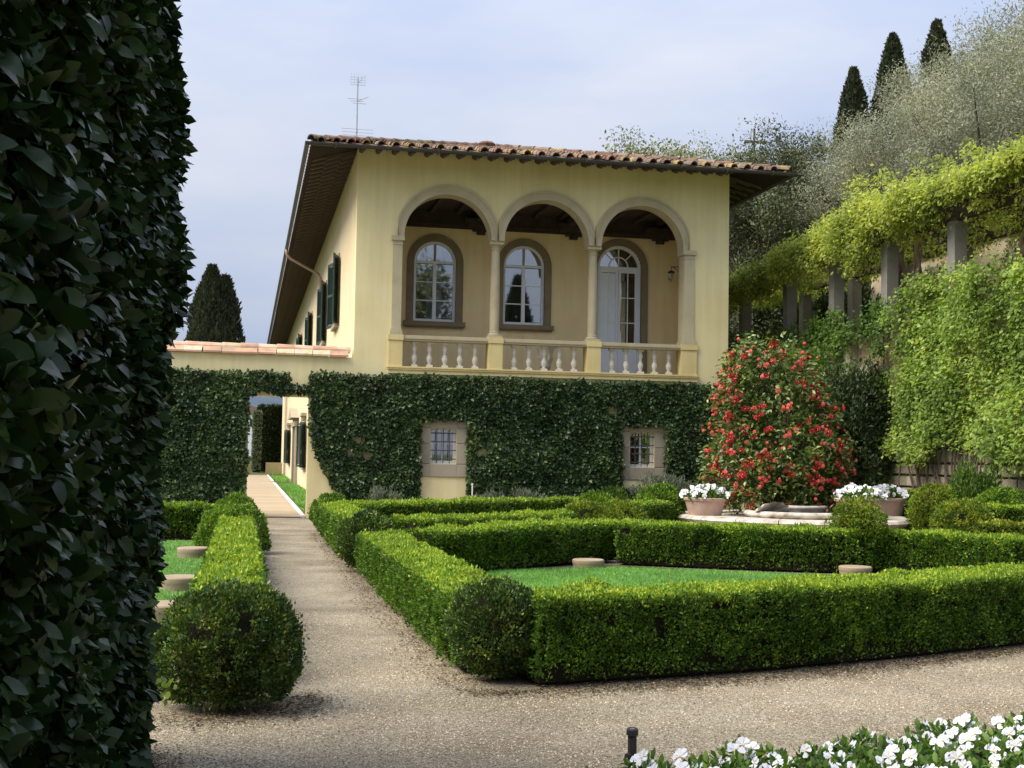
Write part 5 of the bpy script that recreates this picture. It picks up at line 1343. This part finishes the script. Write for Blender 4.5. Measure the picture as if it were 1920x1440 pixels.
# ------------------------------------------------------------------ hillside and trees
def hz(x, y):
    base = 6.8 + (x-19.0)*.42 + max(0, y-40)*.03
    return base
hv, hf = [], []
xs_ = [18.9, 20, 22, 25, 29, 34, 40, 48, 60, 80, 110]; ys_ = list(range(0, 160, 8))
for y in ys_:
    for x in xs_: hv.append((x, y, hz(x, y)+.5*math.sin(x*.7+y*.3)*.6*(x > 19) if y < 160 else 0))
nx = len(xs_)
for j in range(len(ys_)-1):
    for i in range(nx-1): hf.append((j*nx+i, j*nx+i+1, (j+1)*nx+i+1, (j+1)*nx+i))
hv2 = []
o = MB().poly(hv, hf)
for j in range(len(ys_)-1): o.poly([hv[j*nx], hv[(j+1)*nx], (18.9, ys_[j+1], 0), (18.9, ys_[j], 0)], [(0, 1, 2, 3)])
struct(o.build('hillside', 'field', smooth=True))
def tree_proto(name, label, cat, mat, H, rx, n, leafL, seed, trunk=.28, aspect=.35, clumps=60, zc=.62, group=None, up=.2, cr=.26):
    rg = np.random.default_rng(seed)
    root = thing(name, label, cat, (0, 0, 0), group=group)
    d = unit(rg.normal(size=(clumps, 3))); rr = rg.uniform(.45, 1.02, clumps)[:, None]
    ext = np.array([rx, rx, H*(1-trunk)/2]); cen = np.array([0, 0, H*trunk+H*(1-trunk)/2])
    cc = d*rr*ext*(1-cr*.5) + cen
    ci = rg.integers(0, clumps, n)
    sz = rg.uniform(.6, 1.25, clumps)[ci][:, None]
    P = cc[ci] + np.clip(rg.normal(0, .5, (n, 3)), -.85, .85)*ext*cr*sz
    N = unit(P-cen)+rg.normal(0, .7, P.shape); N[:, 2] += .4
    A = rg.normal(0, .7, P.shape); A[:, 2] += up
    bias = rg.uniform(0, .45, clumps)[ci] + rg.uniform(0, .55, n)
    stuffpart('crown', leaves('crown', P, A, N, leafL, leafL*aspect, mat, rg, T_DIA, .4, bias), root, True)
    m = MB(); b = [(0, 0, -.4)]; rs = [.06*H**.9*.5]
    for k in range(1, 5): b.append((rg.normal(0, .08)*k, rg.normal(0, .08)*k, H*trunk*k/3)); rs.append(rs[0]*(1-.16*k))
    m.tube(b, rs, 8)
    for k in range(14):
        t_ = cc[rg.integers(0, clumps)]; m.tube([b[3], tuple((np.array(b[3])+t_)/2+rg.normal(0, .15, 3)), tuple(t_)], [rs[0]*.5, rs[0]*.3, rs[0]*.08], 5)
    m.build('trunk', 'bark', root, local=True)
    return root
def cypress_proto(name, label, H, r, n, leafL, seed, prof=None, group=None):
    rg = np.random.default_rng(seed)
    root = thing(name, label, 'cypress', (0, 0, 0), group=group)
    t_ = rg.uniform(0.04, 1, n); rad = np.interp(t_, [0, .08, .3, .6, .85, 1], prof or [.3, .75, 1, .8, .42, .05])*r
    a = rg.uniform(0, 6.2832, n); pn = np.c_[np.cos(a), np.sin(a), t_*H/r*.5]
    rad = rad*(1+.42*(vnoise(pn, 2.6, seed)-.5) + .3*(vnoise(pn, 6, seed+1)-.5))*rg.uniform(.6, 1.02, n)**.35
    P = np.c_[rad*np.cos(a), rad*np.sin(a), t_*H]
    out = np.c_[np.cos(a), np.sin(a), np.zeros(n)]
    A = out*.35 + rg.normal(0, .3, P.shape); A[:, 2] += 1
    bias = .5*vnoise(pn, 5, seed+2) + rg.uniform(0, .45, n)
    stuffpart('crown', leaves('crown', P, A, out+rg.normal(0, .5, P.shape), leafL, leafL*.4, 'cypress', rg, T_DIA, .4, bias), root, True)
    m = MB(); m.tube([(0, 0, -.5), (0, 0, H*.5), (0, 0, H*.95)], [.05*H**.8*.4, .1, .02], 8); m.build('trunk', 'bark', root, local=True)
    return root
G1 = 'olive trees on the hillside'
ol = [tree_proto('olive_tree', '', 'tree', 'olive', 6.5, 3.1, 22000, .115, 160+i, clumps=75, group=G1, aspect=.28) for i in range(3)]
used = set()
def put(proto, x, y, s, rz, label, dz=0.0):
    z = hz(x, y)-.2+dz if x > 18.9 else dz
    if id(proto) in used: o = copy_tree(proto, (x, y, z), rz, s, label)
    else:
        used.add(id(proto)); o = proto; o.location = (x, y, z); o.rotation_euler = (0, 0, rz); o.scale = (s,)*3; o['label'] = label
    return o
OL = [(21.5, 44, .85, 'silvery olive tree nearest the villa roof on the slope'), (24.5, 50, 1.05, 'olive tree low on the slope above the dark oak'), (22.6, 36.5, 1.0, 'olive tree behind the arched hump of the vine'),
      (25.0, 41.5, 1.15, 'olive tree in the middle of the slope below the leftmost hill cypress'), (28.8, 47.5, 1.3, 'olive tree in front of the leftmost hill cypress'), (27.3, 41.5, 1.05, 'olive tree below the middle hill cypress'),
      (31.0, 48, 1.38, 'olive tree covering the foot of the middle hill cypress'), (23.8, 32.5, 1.05, 'olive tree low at the right above the pergola'), (28.0, 37.5, 1.2, 'olive tree at the right, just above the vine'),
      (32.8, 45, 1.4, 'olive tree covering the foot of the rightmost hill cypress'), (29.5, 35.5, 1.2, 'tall olive tree at the right edge above the pergola'), (35.0, 45.5, 1.5, 'highest olive tree in the upper right corner'),
      (26.0, 33.0, 1.1, 'olive tree at the right edge close over the vine'), (32.0, 40, 1.25, 'broad olive tree at the right edge, halfway up the slope'), (21.6, 40, .95, 'small olive tree behind the drooping end of the vine')]
for i, (x, y, s_, lb) in enumerate(OL): put(ol[i % 3], x, y, s_, i*1.3, lb)
il = [tree_proto('oak_tree', '', 'tree', ('ilex', 'ilex_dark')[i], 8.0, 3.2, 30000, .125, 170+i, clumps=90, group='evergreen oaks behind the villa', trunk=.18, aspect=.5) for i in range(2)]
IL = [(19.6, 46, .95, 'dark evergreen oak right behind the villa corner'), (20.8, 52, .85, 'evergreen oak behind the right end of the villa eave'), (19.6, 62, 1.38, 'evergreen oak rising over the roof, leftmost of the row'),
      (22.6, 62, 1.2, 'evergreen oak rising over the roof, middle of the row'), (25.4, 62, 1.0, 'evergreen oak rising over the roof, by the utility pole'), (27.3, 60, .80, 'loose evergreen oak left of the olive slope'), (17.8, 44, .85, 'low dark oak between the villa corner and the pergola')]
for i, (x, y, s_, lb) in enumerate(IL): put(il[1 if i in (0, 1, 6) else 0], x, y, s_, i*2.1, lb, 2.0 if x < 18.9 else 0)
cy = cypress_proto('cypress_tree', '', 11, 1.35, 14000, .26, 180, group='cypresses on the hill')
put(cy, 30.0, 60, .90, 0, 'leftmost of the three dark cypresses on the hill')
put(cy, 32.2, 60, .99, 1.7, 'middle of the three dark cypresses on the hill')
put(cy, 34.7, 60, .98, 3.1, 'rightmost of the three dark cypresses on the hill')
c2 = cypress_proto('cypress_tree', 'broad twin-topped cypress beyond the garden wall at the left', 14.2, 2.2, 22000, .30, 185, prof=[.6, .9, 1, .82, .45, .06]); c2.location = (-2.7, 90, 0)
c3 = cypress_proto('cypress_tree', 'narrower right-hand top of the twin cypress beyond the garden wall', 13.6, 1.6, 12000, .30, 186, prof=[.9, 1, 1, .8, .5, .08]); c3.location = (-1.75, 90.3, 0)
# trees behind the photographer, mirrored in the loggia windows
c4 = cypress_proto('cypress_tree', 'tall cypress mirrored in the middle loggia window', 13.2, 1.7, 12000, .28, 187); c4.location = (17.0, -10, 0)
t4 = tree_proto('oak_tree', 'large dark tree mirrored in the left loggia window', 'tree', 'ilex', 18, 4.2, 12000, .34, 188, trunk=.12, aspect=.6); t4.location = (9.5, -12, 0)
up_ = thing('utility_pole', 'distant utility pole with a crossarm above the trees', 'pole', (28.7, 70, hz(28.7, 70)-.5))
m = MB(); m.tube([(28.7, 70, hz(28.7, 70)-.5), (28.7, 70, 21.1)], .07, 8); m.build('post', 'bark', up_)
m = MB(); m.box(28.1, 29.5, 69.93, 70.07, 20.25, 20.37); m.build('crossarm', 'bark', up_)

# ------------------------------------------------------------------ foreground pansy bed and post
BED = [(1.60, 5.4), (1.80, 6.28), (2.71, 6.60), (3.81, 6.94), (5.4, 7.35), (5.6, 5.4)]
sheet('flower_bed', BED, 0.02, 'soil')
protos = []
for v in range(5):
    p = thing('white_pansy', '', 'pansy', (0, 0, 0), group='white pansies in the foreground bed')
    leafy_mound('foliage', .16, .12, 110, .06, 'pansy_leaf', 300+v, p); rv = random.Random(310+v)
    for k in range(2+v % 2):
        a = rv.uniform(0, 6.28); t_ = rv.uniform(.02, .13)
        o = link('flower', pan, p, True); o.location = (t_*math.cos(a), t_*math.sin(a), rv.uniform(.09, .16))
        o.rotation_euler = (R_(rv.uniform(-60, -8)), R_(rv.uniform(-25, 25)), R_(rv.uniform(-60, 60)) + R_(-25)); o.scale = (rv.uniform(.092, .12),)*3
    protos.append(p)
rv = random.Random(320); cnt = 0; y = 5.55
seen = set()
edge_y = lambda x: float(np.interp(x, [1.55, 1.8, 2.71, 3.81, 5.4], [6.0, 6.28, 6.60, 6.94, 7.3]))
spots = []
while y < 7.4:
    x = 1.75 + rv.uniform(0, .1)
    while x < 5.2:
        X, Yp = x+rv.uniform(-.05, .05), y+rv.uniform(-.05, .05)
        if Yp < edge_y(X)-.06 and X/Yp < .70 and Yp > 5.7: spots.append((X, Yp))
        x += .24
    y += .22
for i, (X, Yp) in enumerate(spots):
    row = edge_y(X)-Yp < .22
    lb = 'white pansy in the row at the gravel edge of the flower bed' if row else 'white pansy in the middle of the foreground flower bed'
    if i < len(protos): o = protos[i]; o.location = (X, Yp, .02); o.rotation_euler = (0, 0, rv.uniform(-.5, .5)); o['label'] = lb
    else: o = copy_tree(protos[i % 5], (X, Yp, .02), rv.uniform(-.6, .6), rv.uniform(.72, .98), lb)
m = MB(); px, py = 1.98, 6.4
m.tube([(px, py, -.05), (px, py, .235)], .023, 12)
ps = m.build('irrigation_post', 'iron', None); tag(ps, 'short black irrigation pipe standing at the flower bed corner', 'post')
m = MB(); m.lathe([(.023, .225), (.031, .228), (.031, .255), (.026, .262), (.02, .262), (.018, .256)], px, py, 0, 14); m.build('cap', 'iron', ps)
m = MB(); m.lathe([(.0, .257), (.016, .258)], px, py, 0, 10); m.build('nozzle', 'antenna_metal', ps)
m = MB(); m.tube([(px-.02, py-.015, .13), (px-.04, py-.03, .13)], .012, 8); m.build('knob', 'iron', ps)
